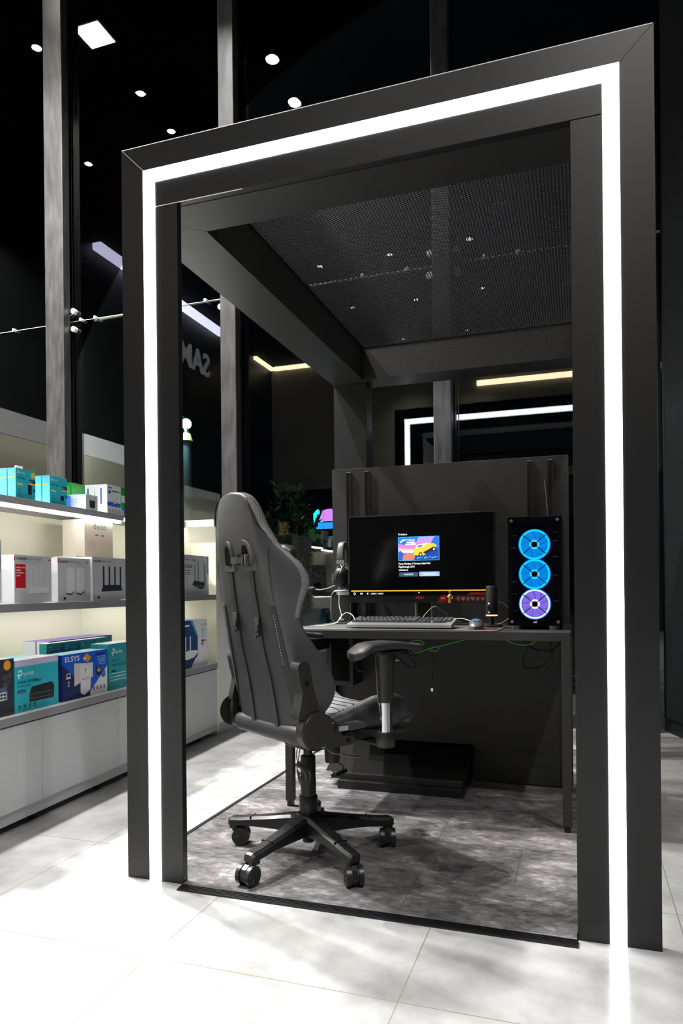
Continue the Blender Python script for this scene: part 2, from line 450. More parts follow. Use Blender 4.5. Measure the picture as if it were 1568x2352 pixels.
# glass facade: panes, steel posts, point fittings
bays = [(-5.6, -2.602), (-2.598, -1.037), (-1.033, 0.633), (0.637, 1.93)]
k = 0
for (xa, xb) in bays:
    for (za, zb) in ((0.0, 3.207), (3.213, ZC)):
        k += 1
        mb = MB(); mb.box(xa, xb, YG, YG + 0.012, za, zb, M['fac']); struct(mb.build('window_%d' % k))
mb = MB()
mb.box(-5.6, 1.93, YG - 0.001, YG + 0.013, 3.2075, 3.2125, M['greyedge'])
struct(mb.build('trim_1'))
for i, x in enumerate((-2.60, -1.035, 0.635)):
    mb = MB(); mb.box(x - 0.002, x + 0.002, YG - 0.001, YG + 0.013, 0, ZC, M['black']); struct(mb.build('trim_%d' % (i + 2)))
for i, (xa, xb) in enumerate(((-2.789, -2.602), (-1.157, -1.0255), (0.480, 0.6035))):
    mb = MB(); mb.box(xa, xb, 2.84, 2.925, 0, ZC, M['mullion'])
    t = tag(mb.build('steel_post', bevel=0.006), ['worn steel facade post furthest left, behind the low display shelf',
        'worn steel facade post behind the gaming chair back', 'worn steel facade post above the desk back panel'][i], 'post')
    # spider fitting: four arms with round bolts
    xc = 0.5 * (xa + xb); hb = 0.5 * (xb - xa) + 0.035
    sp = thing('spider_fitting', ['steel spider glass fitting on the leftmost facade post', 'steel spider glass fitting behind the left roof beam of the booth',
        'steel spider glass fitting seen through the booth roof mesh'][i], 'fitting', (xc, 2.945, 3.21), 0)
    mb = MB(); mb.cyl((0, -0.018, 0), (0, -0.002, 0), 0.022, M['chrome']); mb.build('hub', sp)
    for sx in (-1, 1):
        for sz in (-1, 1):
            mb = MB(); mb.tube([(0, -0.009, 0), (sx * hb * 0.6, -0.009, sz * 0.045), (sx * hb, -0.012, sz * 0.075)], [0.008, 0.008, 0.007], M['chrome'])
            a = mb.build('arm', sp)
            mb = MB(); mb.cyl((sx * hb, -0.035, sz * 0.075), (sx * hb, -0.0, sz * 0.075), 0.022, M['white']); mb.build('bolt', a)
# small button fixings along the joint
for i, x in enumerate((-2.36, -2.50, -3.2, -1.33, -0.05, 0.28, 0.82, 1.05)):
    mb = MB(); mb.cyl((x, YG - 0.03, 3.21), (x, YG, 3.21), 0.012, M['white'], 14)
    tag(mb.build('button_fixing'), ['small round fixing just right of the leftmost spider fitting', 'round fixing touching the leftmost spider fitting',
        'small fixing on the glass joint at the far left edge', 'small fixing on the glass joint left of the middle post', 'fixing on the joint seen through the mesh, left of the steel post',
        'fixing beside the steel post seen through the mesh, left side', 'fixing beside the steel post seen through the mesh, right side', 'fixing furthest right on the joint seen through the mesh'][i], 'fixing')

# ceiling lamps mirrored in the facade glass, then unseen ones added as fill light
LPOS = [(-3.591, 2.22), (-1.457, 1.34), (-3.005, 1.333), (-1.488, 0.69), (-3.04, 0.675), (-4.359, 0.468), (-2.606, -3.157), (-1.424, -3.142), (-0.134, -3.063),
        (-0.177, -4.941), (-2.637, -4.988), (-1.406, -5.044), (-2.106, -6.988), (-0.739, -6.942), (-3.9, -3.1), (-3.9, -5.0), (1.95, -3.0), (3.2, -3.0), (1.95, -4.95), (3.2, -1.4)]
lamp0 = None
for i, (x, y) in enumerate(LPOS):
    if lamp0 is None:
        lamp0 = t = thing('ceiling_downlight', 'small round ceiling downlight of the shop, mirrored in the dark glass facade', 'ceiling light', (x, y, ZC), 0, 'ceiling downlights')
        mb = MB(); mb.ring((0, 0, -0.012), (0, 0, 1), 0.07, 0.047, 0.012, M['black']); mb.build('trim_ring', t)
        mb = MB(); mb.cyl((0, 0, -0.006), (0, 0, -0.001), 0.049, M['lampdisc'], 24); mb.build('lens', t)
    else:
        t = dup(lamp0, (x, y, ZC))
    ld = bpy.data.lights.new('downlight', 'AREA'); ld.shape = 'DISK'; ld.size = 0.13; key = x < -1.0 and 0 < y < 2.0
    ld.energy = LAMP_W * (6.6 if (key and x < -2.5) else 3.6 if key else 1.3 if x > 1.0 else 1.0); ld.color = LAMP_COL; ld.spread = math.radians(112 if (key or x > 1.0) else 84)
    lo = bpy.data.objects.new('downlight_beam', ld); COL.objects.link(lo); lo.location = (x, y, ZC - 0.03)
t = thing('square_panel_light', 'bright square panel light glowing warm at the top left', 'ceiling light', (-2.94, 2.18, ZC))
mb = MB(); mb.box(-0.155, 0.155, -0.155, 0.155, -0.02, -0.001, M['frame_in']); mb.build('housing', t)
mb = MB(); mb.box(-0.135, 0.135, -0.135, 0.135, -0.024, -0.019, M['lampsq']); mb.build('lens', t)
ld = bpy.data.lights.new('panel_light', 'AREA'); ld.shape = 'SQUARE'; ld.size = 0.27; ld.energy = LAMP_W; ld.color = (1, 0.93, 0.8); ld.spread = math.radians(84)
lo = bpy.data.objects.new('panel_light_beam', ld); COL.objects.link(lo); lo.location = (-2.94, 2.18, ZC - 0.04)
# cove light lines high on the walls
for nm, b, lab in (('covep', (-5.6, -5.45, -5.2, -1.2, 6.17, 6.27), 'long cool violet cove light line high on the left wall, mirrored in the glass'),
                   ('coved', (-5.6, -5.52, -5.75, -5.4, 6.2, 6.27), 'short warm cove light piece ending the violet line'),
                   ('coved', (-5.6, -5.52, -7.8, -6.85, 6.2, 6.27), 'warm cove light line running into the rear wall corner'),
                   ('coved', (-5.5, -3.9, -7.85, -7.76, 6.2, 6.28), 'warm cove light line along the rear wall beside the corner'),
                   ('coved', (-0.67, 2.6, -7.85, -7.76, 5.36, 5.46), 'warm cove light line seen above the mirrored light frame')):
    mb = MB(); mb.box(*b, M[nm]); tag(mb.build('cove_light'), lab, 'light')
# tall lit display on the left wall, seen mirrored in the facade
t = thing('wall_display', 'long wall display with lit cream back and grey top fascia, mirrored in the glass', 'shelving', (-5.58, 0, 0))
mb = MB(); mb.box(0, 0.03, -2.0, 2.4, 0.02, 3.1, M['cream']); mb.build('back_panel', t)
mb = MB(); mb.box(0.46, 0.50, -2.0, 2.4, 2.84, 3.13, M['greylam']); mb.box(0.03, 0.46, -2.0, 2.4, 3.05, 3.13, M['greylam']); mb.build('fascia', t)
mb = MB(); mb.box(0.03, 0.48, -2.0, 2.4, 0.02, 0.7, M['greylam']); mb.build('base_cabinet', t)
mb = MB(); mb.box(0.36, 0.44, -1.0, 2.3, 3.00, 3.045, M['shelfstrip']); mb.build('light_line', t)
t = thing('wall_display', 'short lit wall panel near the shop sign, mirrored in the glass', 'shelving', (-5.58, 0, 0))
mb = MB(); mb.box(0, 0.06, -4.85, -3.5, 0.02, 2.86, M['cream']); mb.build('back_panel', t)
mb = MB(); mb.box(0.06, 0.16, -4.85, -3.5, 2.70, 2.86, M['greylam']); mb.build('fascia', t)
mb = MB(); mb.box(0.03, 0.45, -4.85, -3.5, 0.02, 0.8, M['greylam']); mb.build('base_cabinet', t)
# shop sign letters
mb = MB()
sm = emit('sign_letter', (0.85, 0.9, 1.0), 0.14)
mb.text('SAMSUNG', 0.62, (-5.592, -4.78, 5.2), (0, 1, 0), (0, 0, 1), sm, bold=True, width=2.75)
o = mb.build('wall_sign')
sd = o.modifiers.new('thick', 'SOLIDIFY'); sd.thickness = 0.03; sd.offset = 0
tag(o, 'pale sign lettering high on the left wall, mirrored in the glass', 'sign')

# ------------------------------------------------------------------ outside at night
paving = mat('outdoor_paving', (0.32, 0.31, 0.28), 0.7, noise=(2, 0.2))
kerbm = mat('white_kerb', (0.7, 0.7, 0.68), 0.6)
leafm = mat('leaf_green', (0.035, 0.10, 0.022), 0.4, noise=(20, 0.5))
leafm2 = mat('leaf_dark_green', (0.010, 0.035, 0.010), 0.45, noise=(20, 0.5))
barkm = mat('bark', (0.05, 0.035, 0.02), 0.8)
mb = MB(); mb.box(-14, 9, YG + 0.03, 30, -0.12, 0.0, paving); o = struct(mb.build('floor_outside')); o.name = 'ground'
mb = MB(); mb.box(-5.6, 9.0, 3.60, 3.72, 0.0, 0.13, kerbm); struct(mb.build('trim_6'))
def leaves(mb, n, fn, size, mt, rnd):
    for _ in range(n):
        p = Vector(fn(rnd)); d = Vector((rnd.uniform(-1, 1), rnd.uniform(-1, 1), rnd.uniform(-0.6, 1))).normalized()
        u = d.orthogonal().normalized(); L = size * rnd.uniform(0.7, 1.3); W = L * 0.42
        mb.add([tuple(p), tuple(p + d * L * 0.5 + u * W * 0.5), tuple(p + d * L), tuple(p + d * L * 0.5 - u * W * 0.5), tuple(p + d * L * 0.5 + d.cross(u) * L * 0.08)],
               [(0, 1, 4), (1, 2, 4), (2, 3, 4), (3, 0, 4)], mt, True)
rnd = random.Random(3)
t = thing('garden_shrub', 'leafy green shrub outside the glass, right of the chair headrest', 'shrub', (-1.02, 3.85, 0))
mb = MB()
for a in range(7):
    an = a * 0.9
    mb.tube(curve([(0, 0, 0), (0.05 * math.cos(an), 0.05 * math.sin(an), 0.7), (0.20 * math.cos(an), 0.2 * math.sin(an), 1.35), (0.3 * math.cos(an), 0.3 * math.sin(an), 1.62)], 4), 0.009, barkm, 6)
mb.build('stem', t)
mb = MB()
def shr(r):
    a = r.uniform(0, 2 * PI); z = r.uniform(0.55, 1.85); q = r.uniform(0, 1) ** 0.5 * (0.10 + 0.26 * (1 - abs(z - 1.25) / 0.75))
    return (q * math.cos(a), q * math.sin(a), z)
leaves(mb, 420, shr, 0.085, leafm, rnd); mb.build('foliage', t)
for hx, hy, lab in ((0.9, 4.15, 'low dark bush outside, seen right of the desk'), (1.75, 4.2, 'low bush outside by the black wall edge')):
    t = thing('garden_shrub', lab, 'shrub', (hx, hy, 0))
    mb = MB(); mb.tube([(0, 0, 0), (0, 0, 0.3)], 0.015, barkm, 6); mb.build('stem', t)
    mb = MB(); leaves(mb, 240, lambda r: (r.uniform(-0.4, 0.4), r.uniform(-0.2, 0.2), r.uniform(0.08, 0.5)), 0.07, leafm, rnd); mb.build('foliage', t)
# street light
t = thing('street_lamp', 'blue white street lamp shining outside, left of the chair top', 'street lamp', (-8.11, 14, 0))
mb = MB(); mb.cyl((0, 0, 0), (0, 0, 4.75), 0.13, mat('pale_blue_pole', (0.45, 0.6, 0.66), 0.5)); mb.build('pole', t)
mb = MB(); mb.cyl((0, 0, 4.75), (0, 0, 4.95), 0.17, mat('yellow_collar', (0.6, 0.5, 0.12), 0.5), r1=0.10); mb.build('collar', t)
mb = MB(); mb.cyl((0, 0, 4.95), (0, 0, 5.08), 0.06, M['steel']); mb.sphere((0, 0, 5.2), 0.13, emit('street_bulb', (0.55, 0.9, 1.0), 90), 20, 12); mb.build('lamp_head', t)
ld = bpy.data.lights.new('street', 'POINT'); ld.energy = 160; ld.color = (0.5, 0.9, 1.0); ld.shadow_soft_size = 0.15
lo = bpy.data.objects.new('street_beam', ld); COL.objects.link(lo); lo.location = (-8.11, 13.8, 5.2)
# lit emblem sign outside: four panes split by a dark cross, turquoise leaf and violet disc
t = thing('lit_emblem_sign', 'small turquoise and violet lit emblem sign left of the desk back panel', 'sign', (-1.61, 6.0, 1.66))
mb = MB(); mb.box(0.0, 0.36, 0.02, 0.06, -0.01, 0.26, M['deep']); mb.box(0.14, 0.2, 0.02, 0.06, -1.66, 0.0, M['deep']); mb.build('backing', t)
g1, g2, g3 = glow(30, 215, 235, 1.8), glow(196, 120, 235, 1.8), glow(30, 140, 245, 1.8)
mb = MB(); mb.prism([(0.0, 0.085), (0.125, 0.085), (0.125, 0.09), (0.075, 0.12), (0.075, 0.205), (0.07, 0.23), (0.05, 0.235), (0.0, 0.19)], 0.0, 0.018, g1, 'y')
mb.build('turquoise_leaf', t)
mb = MB(); mb.prism([(0.078, 0.125), (0.125, 0.092), (0.125, 0.225), (0.105, 0.195)], 0.0, 0.018, g2, 'y')
mb.prism([(0.135, 0.09), (0.29, 0.09), (0.29, 0.17), (0.27, 0.21), (0.23, 0.235), (0.18, 0.235), (0.135, 0.22)], 0.0, 0.018, g2, 'y'); mb.build('violet_disc', t)
mb = MB(); mb.prism([(0.005, 0.0), (0.125, 0.0), (0.125, 0.075), (0.005, 0.075)], 0.0, 0.018, g3, 'y'); mb.prism([(0.135, 0.0), (0.27, 0.0), (0.27, 0.075), (0.135, 0.075)], 0.0, 0.018, g3, 'y'); mb.build('blue_base', t)

# ================================================================== THE BOOTH
H = 2.40; W = 1.617; ZO = 2.191
a_, b_, c_ = 0.084, 0.1265, 0.2075
D = 2.26
booth = thing('display_booth', 'black open display booth framed by a white light line', 'booth', (0, 0, 0))
def portal(y0, y1, face, nm, strip_in=-0.004):
    """mitred U frame between y0 and y1; face=-1 shows towards -y"""
    def U(o, i, zi_o, zi_i):      # U-shaped outline between two insets
        return [(o, 0), (i, 0), (i, zi_i), (W - i, zi_i), (W - i, 0), (W - o, 0), (W - o, zi_o), (o, zi_o)]
    ys = (y0, y1)
    g = 0.0008
    mb = MB()
    mb.prism([(0, 0), (a_, 0), (a_, H - a_ - g), (0, H - g)], y0, y1, M['frame'], 'y')
    mb.prism([(W - a_, 0), (W, 0), (W, H - g), (W - a_, H - a_ - g)], y0, y1, M['frame'], 'y')
    mb.prism([(g, H), (a_ + g, H - a_), (W - a_ - g, H - a_), (W - g, H)], y0, y1, M['frame'], 'y')
    if face < 0:  # painted highlight lines along the top edge and left mitre
        mb.box(0.002, W - 0.002, y0 - 0.0004, y0 + 0.006, H - 0.0025, H + 0.0006, M['edgeline'])
        mb.prism([(0.001, H - 0.001), (0.0035, H - 0.001), (a_ + 0.001, H - a_ + 0.0015), (a_ - 0.0015, H - a_ + 0.0015)], y0 - 0.0005, y0 + 0.002, M['edgeline'], 'y')
    mb.build('outer_' + nm, booth, bevel=0.002)
    mb = MB()
    sy0, sy1 = (y0 + strip_in, y1) if face < 0 else (y0, y1 - strip_in)
    if face < 0: sy1 = sy0 + 0.012
    else: sy0 = sy1 - 0.012
    mb.prism(U(a_ + 0.0005, b_ - 0.0005, H - a_ - 0.0005, H - b_ + 0.0005), sy0, sy1, M['strip'], 'y')
    cb0, cb1 = (sy1 + 0.0003, y1) if face < 0 else (y0, sy0 - 0.0003)
    mb.prism(U(a_, b_, H - a_, H - b_), cb0, cb1, M['frame'], 'y')
    mb.build('light_strip' if face < 0 else 'rear_light_strip', booth)
    mb = MB()
    mb.box(b_, W - b_, y0, y1, ZO + 0.0015, H - b_, M['frame'])
    if face < 0: mb.box(b_ + 0.001, 0.44, y0 - 0.0004, y0 + 0.003, ZO + 0.001, ZO + 0.0032, M['edgeline'])
    mb.box(b_, c_, y0, y1, 0.0, ZO - 0.0005, M['frame']); mb.box(W - c_, W - b_, y0, y1, 0.0, ZO - 0.0005, M['frame'])
    mb.build('inner_' + nm, booth, bevel=0.002)
portal(0.0, 0.026, -1, 'front_frame')
portal(2.13, D, 1, 'rear_frame')
# roof ring of four mitred beams
xi0, xi1, yi0, yi1 = 0.206, W - 0.206, 0.195, 2.064
mb = MB(); g = 0.001
y_f, y_b = 0.027, 2.129
mb.prism([(0, y_f), (W, y_f), (xi1 - g, yi0), (xi0 + g, yi0)], ZO, H - 0.001, M['frame_in'], 'z')
o = mb.build('front_beam', booth)
mb = MB(); mb.prism([(0, y_f + 0.002), (xi0, yi0 + g), (xi0, yi1 - g), (0, y_b - 0.002)], ZO, H - 0.001, M['frame_in'], 'z'); mb.build('side_beam', booth)
mb = MB(); mb.prism([(W, y_f + 0.002), (W, y_b - 0.002), (xi1, yi1 - g), (xi1, yi0 + g)], ZO, H - 0.001, M['frame_in'], 'z'); mb.build('side_beam', booth)
mb = MB(); mb.prism([(0, y_b), (xi0 + g, yi1), (xi1 - g, yi1), (W, y_b)], ZO, H - 0.001, M['frame_in'], 'z')
mb.build('rear_beam', booth)
# expanded metal mesh roof: two families of fine strands
mb = MB()
mx0, mx1, my0, my1 = xi0, xi1, yi0, yi1
cw, chh = 0.0250, 0.0125
def strands(sgn):
    sl = sgn * chh / cw
    # lines y = sl*x + c, spaced chh apart
    cs = np.arange(my0 - max(0, sl * mx0, sl * mx1) - 0.02, my1 - min(0, sl * mx0, sl * mx1) + 0.02, chh)
    for c in cs:
        xa, xb = mx0, mx1
        lo, hi = sorted(((my0 - c) / sl, (my1 - c) / sl))
        xa, xb = max(xa, lo), min(xb, hi)
        if xb - xa < 0.01: continue
        p = Vector((xa, sl * xa + c, 0)); q = Vector((xb, sl * xb + c, 0))
        d = (q - p).normalized(); n = Vector((-d.y, d.x, 0)) * 0.00045
        z0, z1 = 2.3815, 2.3845
        vs = [tuple(p - n + Vector((0, 0, z0 + 0.001))), tuple(p + n + Vector((0, 0, z0))), tuple(p + n + Vector((0, 0, z1 - 0.001))), tuple(p - n + Vector((0, 0, z1))),
              tuple(q - n + Vector((0, 0, z0 + 0.001))), tuple(q + n + Vector((0, 0, z0))), tuple(q + n + Vector((0, 0, z1 - 0.001))), tuple(q - n + Vector((0, 0, z1)))]
        mb.add(vs, [(0, 1, 5, 4), (1, 2, 6, 5), (2, 3, 7, 6), (3, 0, 4, 7), (0, 3, 2, 1), (4, 5, 6, 7)], M['meshsteel'])
strands(1); strands(-1)
for bx in ((mx0, mx0 + 0.004, my0, my1), (mx1 - 0.004, mx1, my0, my1), (mx0, mx1, my0, my0 + 0.004), (mx0, mx1, my1 - 0.004, my1)):
    mb.box(*bx, 2.380, 2.386, M['meshsteel'])
mb.build('roof_mesh', booth)
# booth floor: dark slate with edge profiles
t = thing('slate_floor', 'dark slate pattern floor laid inside the booth', 'floor covering', (0, 0, 0))
mb = MB(); mb.box(-0.012, W - 0.004, 0.028, 2.29, 0.001, 0.006, M['slate']); mb.box(c_ + 0.002, W - c_ - 0.002, -0.012, 0.028, 0.001, 0.006, M['slate']); mb.build('slate_surface', t)
mb = MB()
for q in range(5): mb.box(c_ + 0.004, W - c_ + 0.002, -0.045 + q * 0.0066, -0.0405 + q * 0.0066, 0.001, 0.0085 - abs(q - 4) * 0.0008, M['frame'])
mb.box(c_ + 0.004, W - c_ + 0.002, -0.047, -0.012, 0.0008, 0.005, M['frame']); mb.build('threshold_strip', t)
mb = MB(); mb.box(-0.026, -0.012, 0.09, 2.29, 0.001, 0.010, M['black']); mb.build('edge_profile', t)

# ================================================================== LOW DISPLAY SHELF ON THE LEFT
SA = math.radians(3.2); SO = Vector((-0.685, 0, 0))
ST = Vector((-math.sin(SA), math.cos(SA), 0)); SN = Vector((math.cos(SA), math.sin(SA), 0))
def sp_(n, t, z): return SO + SN * n + ST * t + Vector((0, 0, z))
def shelf_unit(t0, t1, z, label, doors, end=None):
    """z: base_lo, base_hi, counter_lo, counter_hi, mid_lo, mid_hi, top_lo, top_hi"""
    r = thing('display_shelf', label, 'shelving', SO, SA)
    dp = -0.48
    mb = MB(); mb.box(dp, -0.012, t0, t1, z[0], z[1] - 0.004, M['greylam'])
    pl = mb.build('plinth', r)
    for q in range(int((t1 - t0) / 0.45) + 1):
        mb = MB(); tt = t0 + 0.12 + q * 0.45
        mb.cyl((-0.05, tt, 0.0), (-0.05, tt, z[0]), 0.014, M['black'], 12); mb.build('foot', pl)
    mb = MB(); mb.box(dp, -0.02, t0 + 0.001, t1 - 0.001, z[1] - 0.004, z[2], M['black']); mb.build('carcass', r)
    for q in range(len(doors) - 1):
        mb = MB(); mb.box(-0.019, 0.0, doors[q] + 0.0015, doors[q + 1] - 0.0015, z[1], z[2] - 0.006, M['greylam']); mb.build('door', r, bevel=0.001)
    mb = MB(); mb.box(dp, 0.006, t0, t1, z[2], z[3], M['greyedge']); mb.box(dp, 0.0055, t0, t1, z[3] - 0.001, z[3] + 0.001, M['white']); mb.build('counter_board', r)
    mb = MB(); mb.box(dp, 0.0, t0, t1, z[4], z[5], M['greyedge']); mb.box(dp, -0.001, t0, t1, z[5] - 0.001, z[5] + 0.001, M['white']); mb.build('shelf_board', r)
    mb = MB(); mb.box(dp, -0.20, t0, t1 - (0.03 if end else 0), z[6], z[7], M['greyedge']); mb.box(dp, -0.201, t0, t1 - (0.03 if end else 0), z[7] - 0.001, z[7] + 0.001, M['white']); mb.build('top_board', r)
    mb = MB(); mb.box(dp - 0.02, dp, t0, t1, z[0], z[7], M['cream']); mb.build('back_panel', r)
    mb = MB(); mb.box(-0.235, -0.212, t0 + 0.01, t1 - (0.06 if end else 0.01), z[6] - 0.014, z[6], M['shelfstrip']); mb.build('light_line', r)
    mb = MB(); mb.box(-0.33, -0.30, t0 + 0.02, t1 - 0.05, z[4] - 0.010, z[4], M['shelfstrip']); mb.build('light_line', r)
    return r
za = (0.03, 0.08, 0.42, 0.453, 0.865, 0.897, 1.330, 1.360)
zb_ = (0.032, 0.076, 0.438, 0.472, 0.88, 0.912, 1.348, 1.388)
shelf_unit(-0.62, 1.35, za, 'low grey display shelf with lit cream niches, left of the booth', [-0.62, -0.15, 0.41, 0.97, 1.35])
r = shelf_unit(1.352, 2.09, zb_, 'second lit display shelf, seen through the booth beside the chair', [1.352, 1.51, 2.088], True)
mb = MB(); mb.box(-0.48, 0.0, 2.09, 2.112, 0.032, 1.395, M['cream']); mb.box(-0.20, 0.001, 2.062, 2.0895, 1.352, 1.396, M['white']); mb.build('end_panel', r)
mb = MB(); mb.box(-0.48, 0.001, 2.114, 2.50, 0.076, 1.395, M['white']); mb.box(-0.48, -0.012, 2.114, 2.50, 0.0, 0.074, M['greylam']); mb.build('end_cabinet', r, bevel=0.001)

# ------------------------------------------------------------------ cartons
# local frame of a carton: front face at x=0 towards +x, width along +y, height along +z
def carton(w, d, h, side, top=None, front=None):
    mb = MB()
    mb.box(-d, 0, 0, w, 0, h, side)
    if top: mb.box(-d, 0.0, 0.0, w, h - 0.0004, h + 0.0004, top)
    if front: rect(mb, 0, 0, w, h, front, 0.0003)
    mb.w = w; mb.h = h
    return mb
def rect(mb, y0, z0, y1, z1, mt, e=0.0006):
    mb.poly([(e, y0, z0), (e, y1, z0), (e, y1, z1), (e, y0, z1)], mt)
def fpoly(mb, pts, mt, e=0.0006):
    mb.poly([(e, y, z) for y, z in pts], mt)
def ft(mb, s, size, y, z, mt, e=0.0012, bold=False, width=None, align='l'):
    mb.text(s, size, (e, y, z), (0, 1, 0), (0, 0, 1), mt, bold, width, align)
def fside(mb, s, size, x, z, mt, bold=False):   # lettering on the left-hand side of a carton
    mb.text(s, size, (x, -0.0006, z), (1, 0, 0), (0, 0, 1), mt, bold)
def place(mb, name, n, t, z, label, cat='box', group=None, rz=0.0):
    o = mb.build(name); o.location = sp_(n, t, z); o.rotation_euler = (0, 0, SA + rz)
    return tag(o, label, cat, group)
WH = paint(238, 238, 240); GY = paint(120, 124, 132); BKc = paint(26, 28, 34); TEAL = paint(38, 178, 196); TEAL_D = paint(30, 150, 160)
BL = paint(20, 90, 215); NV = paint(18, 40, 110); RED = paint(205, 25, 38); YEL = paint(240, 200, 60); GRN = paint(24, 118, 40); DKT = paint(40, 46, 60)
CY = paint(120, 215, 232); ORG = paint(232, 160, 40); PUR = paint(120, 80, 170); LG = paint(205, 207, 212); MG = paint(170, 174, 182)
def swirl(mb, y, z, s, mt):                 # the P-shaped mark in front of the tp-link wordmark
    mb.T = Matrix.Identity(4)
    out = []
    pts_o = [(0.30 + 0.30 * math.cos(a), 0.62 + 0.32 * math.sin(a)) for a in np.linspace(-2.0, 2.9, 22)]
    pts_i = [(0.30 + 0.15 * math.cos(a), 0.62 + 0.16 * math.sin(a)) for a in np.linspace(2.9, -2.0, 22)]
    fpoly(mb, [(y + p[0] * s, z + p[1] * s) for p in pts_o + pts_i], mt, 0.0012)
    rect(mb, y + 0.04 * s, z + 0.0 * s, y + 0.19 * s, z + 0.52 * s, mt, 0.0012)
    rect(mb, y - 0.14 * s, z + 0.34 * s, y + 0.05 * s, z + 0.50 * s, mt, 0.0012)
def tplink(mb, y, z, s, mt, mt2=None):
    swirl(mb, y, z, s, mt); ft(mb, 'tp-link', s * 0.62, y + 0.72 * s, z + 0.30 * s, mt2 or mt, bold=False)
def huawei_flower(mb, y, z, s, mt):
    for k in range(8):
        a = math.radians(15 + 150 * k / 7.0)
        p = Vector((math.cos(a), math.sin(a))); q = Vector((-p.y, p.x))
        c = Vector((y, z))
        pts = [c + p * 0.12 * s, c + p * 0.35 * s + q * 0.09 * s, c + p * 0.5 * s, c + p * 0.35 * s - q * 0.09 * s]
        fpoly(mb, [tuple(v) for v in pts], mt, 0.0012)
def router(mb, y, z, w, h, body, ant, n, e=0.0014):
    for k in range(n):
        yy = y + w * (0.08 + 0.84 * k / (n - 1)); rect(mb, yy - w * 0.035, z + h * 0.22, yy + w * 0.035, z + h, ant, e)
    fpoly(mb, [(y - w * 0.04, z + 0.02 * h), (y + w * 1.02, z + 0.05 * h), (y + w * 0.94, z + h * 0.27), (y + w * 0.06, z + h * 0.26)], body, e + 0.0004)
# --- middle shelf
Z = 0.8992
mb = carton(0.24, 0.2, 0.25, WH, WH, MG); rect(mb, 0.0, 0, 0.24, 0.125, LG); rect(mb, 0.10, 0.15, 0.235, 0.185, GY); place(mb, 'router_carton', -0.03, -0.02, Z, 'tall grey router box cut off by the left picture edge, middle shelf')
mb = carton(0.226, 0.11, 0.196, WH, WH, LG); rect(mb, 0.0, 0.172, 0.006, 0.19, RED)
ft(mb, 'HUAWEI', 0.0155, 0.014, 0.176, BKc, bold=True); ft(mb, 'WiFi WS5200', 0.0155, 0.078, 0.176, GY)
ft(mb, 'Dual-core CPU, Wi-Fi 5 AC 1300, Gigabit Ethernet Ports', 0.006, 0.014, 0.166, GY)
huawei_flower(mb, 0.212, 0.176, 0.016, RED); rect(mb, 0.006, 0.062, 0.066, 0.158, RED)
for q, s in enumerate(('HOME OFFICE,', 'GAMES,', 'STREAMING', 'E MAIS')): ft(mb, s, 0.0085, 0.010, 0.142 - q * 0.011, WH, bold=True)
router(mb, 0.085, 0.035, 0.12, 0.115, paint(222, 224, 228), paint(212, 214, 220), 4)
place(mb, 'router_carton', -0.03, 0.291, Z, 'white router box with a red panel, middle shelf')
mb = carton(0.235, 0.16, 0.195, WH, WH, LG); rect(mb, -0.0, 0.172, 0.006, 0.19, RED)
ft(mb, 'HUAWEI', 0.0155, 0.012, 0.172, BKc, bold=True); ft(mb, 'WiFi Mesh 3', 0.0155, 0.078, 0.172, GY); huawei_flower(mb, 0.212, 0.172, 0.016, RED)
for q in (0.055, 0.13):
    mb.poly([(0.0014, q, 0.04), (0.0014, q + 0.03, 0.034), (0.0014, q + 0.06, 0.042), (0.0014, q + 0.06, 0.15), (0.0014, q + 0.03, 0.155), (0.0014, q, 0.15)], paint(228, 230, 234))
    mb.poly([(0.0018, q, 0.04), (0.0018, q + 0.03, 0.034), (0.0018, q + 0.06, 0.042), (0.0018, q + 0.06, 0.046), (0.0018, q + 0.03, 0.028), (0.0018, q, 0.034)], BKc)
ft(mb, 'Wi-Fi', 0.008, 0.01, 0.012, GY); rect(mb, 0.038, 0.009, 0.055, 0.02, BKc)
place(mb, 'router_carton', -0.03, 0.560, Z, 'white box picturing two white mesh cylinders, middle shelf')
mb = carton(0.285, 0.12, 0.207, WH, WH, LG); ft(mb, 'HUAWEI', 0.0155, 0.010, 0.182, BKc, bold=True); ft(mb, 'WiFi AX3 Pro', 0.0155, 0.076, 0.182, GY)
router(mb, 0.075, 0.04, 0.17, 0.125, DKT, DKT, 4); ft(mb, 'Wi-Fi', 0.008, 0.012, 0.012, GY); rect(mb, 0.04, 0.009, 0.057, 0.02, BKc)
place(mb, 'router_carton', -0.022, 0.80, Z, 'white box picturing a black four antenna router, beside the booth frame')
deco_ink = paint(60, 150, 190)
for q, tt in enumerate((0.95, 1.12)):
    mb = carton(0.155, 0.13, 0.222, WH, WH, paint(240, 232, 220)); ft(mb, 'deco', 0.034, 0.02, 0.185, paint(230, 160, 130), width=0.09)
    place(mb, 'router_carton', -0.22, tt, Z, ['cream box with orange lettering behind the four antenna box, left one', 'cream box with orange lettering behind the four antenna box, right one'][q])
mb = carton(0.25, 0.13, 0.19, paint(240, 230, 215), WH, paint(243, 226, 205)); ft(mb, 'deco', 0.045, 0.07, 0.145, deco_ink, width=0.12)
for q in range(6): rect(mb, 0.02, 0.03 + q * 0.009, 0.02 + 0.07, 0.034 + q * 0.009, paint(215, 195, 175))
rect(mb, 0.09, 0.11, 0.12, 0.118, GY); rect(mb, 0.14, 0.11, 0.17, 0.118, GY)
place(mb, 'router_carton', -0.225, 1.03, Z + 0.2235, 'pale peach box stacked high under the top shelf by the booth frame')
